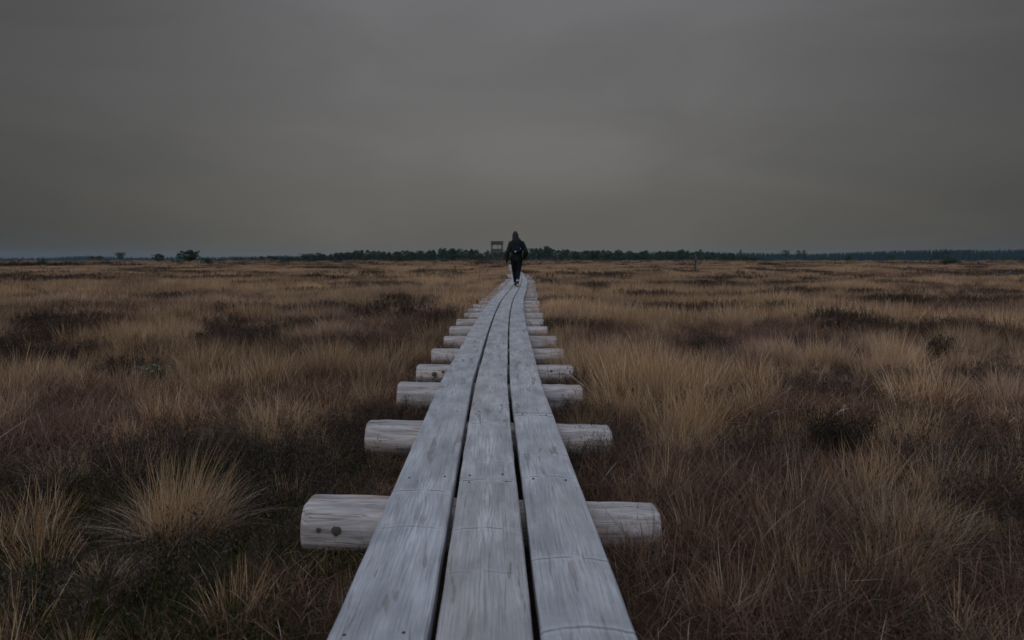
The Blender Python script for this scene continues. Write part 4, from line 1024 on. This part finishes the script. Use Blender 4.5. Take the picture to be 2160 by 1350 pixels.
    blob('glove', [((-0.294, -0.002, 0.85), (-0.302, 0.008, 0.79), 0.036, 0.043)] + [((-0.306, 0.012 + dy, 0.765), (-0.302, 0.014 + dy, 0.765 - ln), 0.0155, 0.0125) for dy, ln in ((0.033, 0.068), (0.011, 0.078), (-0.01, 0.074), (-0.03, 0.058))] +
         [((-0.295, 0.045, 0.805), (-0.284, 0.068, 0.745), 0.0165, 0.013)], [], 0.007, 2, jk, root)
    # pointed hood drawn over the head, folds on the shoulders
    blob('hood', [(hc + Vector((0.0, -0.012, -0.10)), hc + Vector((0, -0.015, 0.02)), 0.105, 0.100), (hc + Vector((0, -0.015, 0.02)), hc + Vector((-0.006, -0.03, 0.085)), 0.098, 0.066),
                  ((-0.055, 0.0, 1.455), (0.035, 0.0, 1.455), 0.088, 0.088)], [(hc + Vector((-0.004, -0.03, 0.085)), (0.058, 0.06, 0.065))], 0.012, 3, hd_, root)
    # trousers, tapering to the ankle
    def leg(h_, k_, a_): return [(h_, k_, 0.112, 0.078), (k_, Vector(k_).lerp(Vector(a_), 0.86), 0.078, 0.056)]
    blob('trousers', leg(hipL, kL, aL) + leg(hipR, kR, aR) + [((-0.06, -0.01, 0.90), (0.06, -0.01, 0.90), 0.128, 0.128)], [], 0.012, 3, tr_, root)
    # shoes: front foot flat, rear foot on its toes with the pale sole and ankle showing
    for nm, an, heel, ball, toe in (('shoe', aL, (-0.03, 0.155, 0.058), (-0.03, 0.32, 0.050), (-0.035, 0.385, 0.044)), ('shoe', aR, (0.035, -0.252, 0.115), (0.035, -0.145, 0.052), (0.04, -0.075, 0.046))):
        s_ = blob(nm, [(heel, ball, 0.042, 0.046), (ball, toe, 0.046, 0.036), (Vector(an) + Vector((0, 0, 0.015)), heel, 0.046, 0.042)], [], 0.009, 2, sh, root)
        h_, b_, t_ = Vector(heel), Vector(ball), Vector(toe)
        ax = (b_ - h_).normalized(); dn = Vector((0, ax.z, -ax.y)); dn = dn if dn.z < 0 else -dn
        if nm == 'shoe':
            blob('sole', [(h_ + dn * 0.034 - ax * 0.006, b_ + dn * 0.034, 0.019, 0.019), (h_ + dn * 0.034 + Vector((-0.02, 0, 0)), b_ + dn * 0.034 + Vector((-0.024, 0, 0)), 0.018, 0.018), (h_ + dn * 0.034 + Vector((0.02, 0, 0)), b_ + dn * 0.034 + Vector((0.024, 0, 0)), 0.018, 0.018)], [], 0.007, 2, sole, s_)
        blob('sock', [(Vector(an) + Vector((0, 0, 0.005)), Vector(an).lerp(Vector(kL if an is aL else kR), 0.2), 0.05, 0.05)], [], 0.01, 2, sole, root)
    # backpack
    bp = empty('backpack', (px_, py, 1.02)); tag(bp, 'small dark navy backpack with pale tag on the back of the walker', 'backpack')
    nv, tgm = cloth('backpack_fabric', (0.010, 0.013, 0.024)), plain('pale_tag', (0.5, 0.5, 0.48), 0.6, 0.1)
    blob('pack_body', [((-0.075, -0.185, 0.10), (-0.06, -0.175, 0.34), 0.072, 0.060), ((0.085, -0.185, 0.10), (0.07, -0.175, 0.34), 0.072, 0.060), ((-0.075, -0.185, 0.10), (0.085, -0.185, 0.10), 0.072, 0.072), ((0, -0.18, 0.1), (0, -0.175, 0.36), 0.075, 0.065)], [], 0.012, 3, nv, bp)
    blob('front_pocket', [((-0.06, -0.235, 0.10), (0.07, -0.235, 0.10), 0.045, 0.045), ((-0.05, -0.235, 0.18), (0.06, -0.235, 0.18), 0.04, 0.04)], [], 0.011, 2, nv, bp)
    for s_ in (-1, 1):
        bm = bmesh.new(); bm_tube(bm, [(s_ * 0.085, -0.14, 0.36), (s_ * 0.10, -0.09, 0.435), (s_ * 0.115, 0.0, 0.452), (s_ * 0.12, 0.09, 0.40), (s_ * 0.13, 0.135, 0.25)], [0.017] * 5, 6); obj('strap', bm_mesh('strap', bm), nv, bp, True)
    bm = bmesh.new(); bm_box(bm, (-0.035, -0.285, 0.075), (0.055, 0.008, 0.032)); obj('tag', bm_mesh('tag', bm), tgm, bp)
    bm = bmesh.new(); bm_box(bm, (0.125, -0.235, 0.17), (0.012, 0.03, 0.03)); obj('buckle', bm_mesh('buckle', bm), tgm, bp)
walker()

# ------------------------------------------------------------------ haze
bm = bmesh.new(); bm_box(bm, (0, 0, 21.0), (8000, 8000, 45.0)); hz = obj('haze', bm_mesh('haze', bm)); tag(hz, 'thin pale evening haze lying over the whole bog', 'haze', kind='stuff')
hm = bpy.data.materials.new('haze_air'); hm.use_nodes = True; ht = hm.node_tree; ht.nodes.clear()
pv = ht.nodes.new('ShaderNodeVolumePrincipled'); pv.inputs['Color'].default_value = (0.42, 0.70, 1.0, 1); pv.inputs['Density'].default_value = 0.00008
ho = ht.nodes.new('ShaderNodeOutputMaterial'); ht.links.new(pv.outputs[0], ho.inputs['Volume']); hz.data.materials.append(hm)
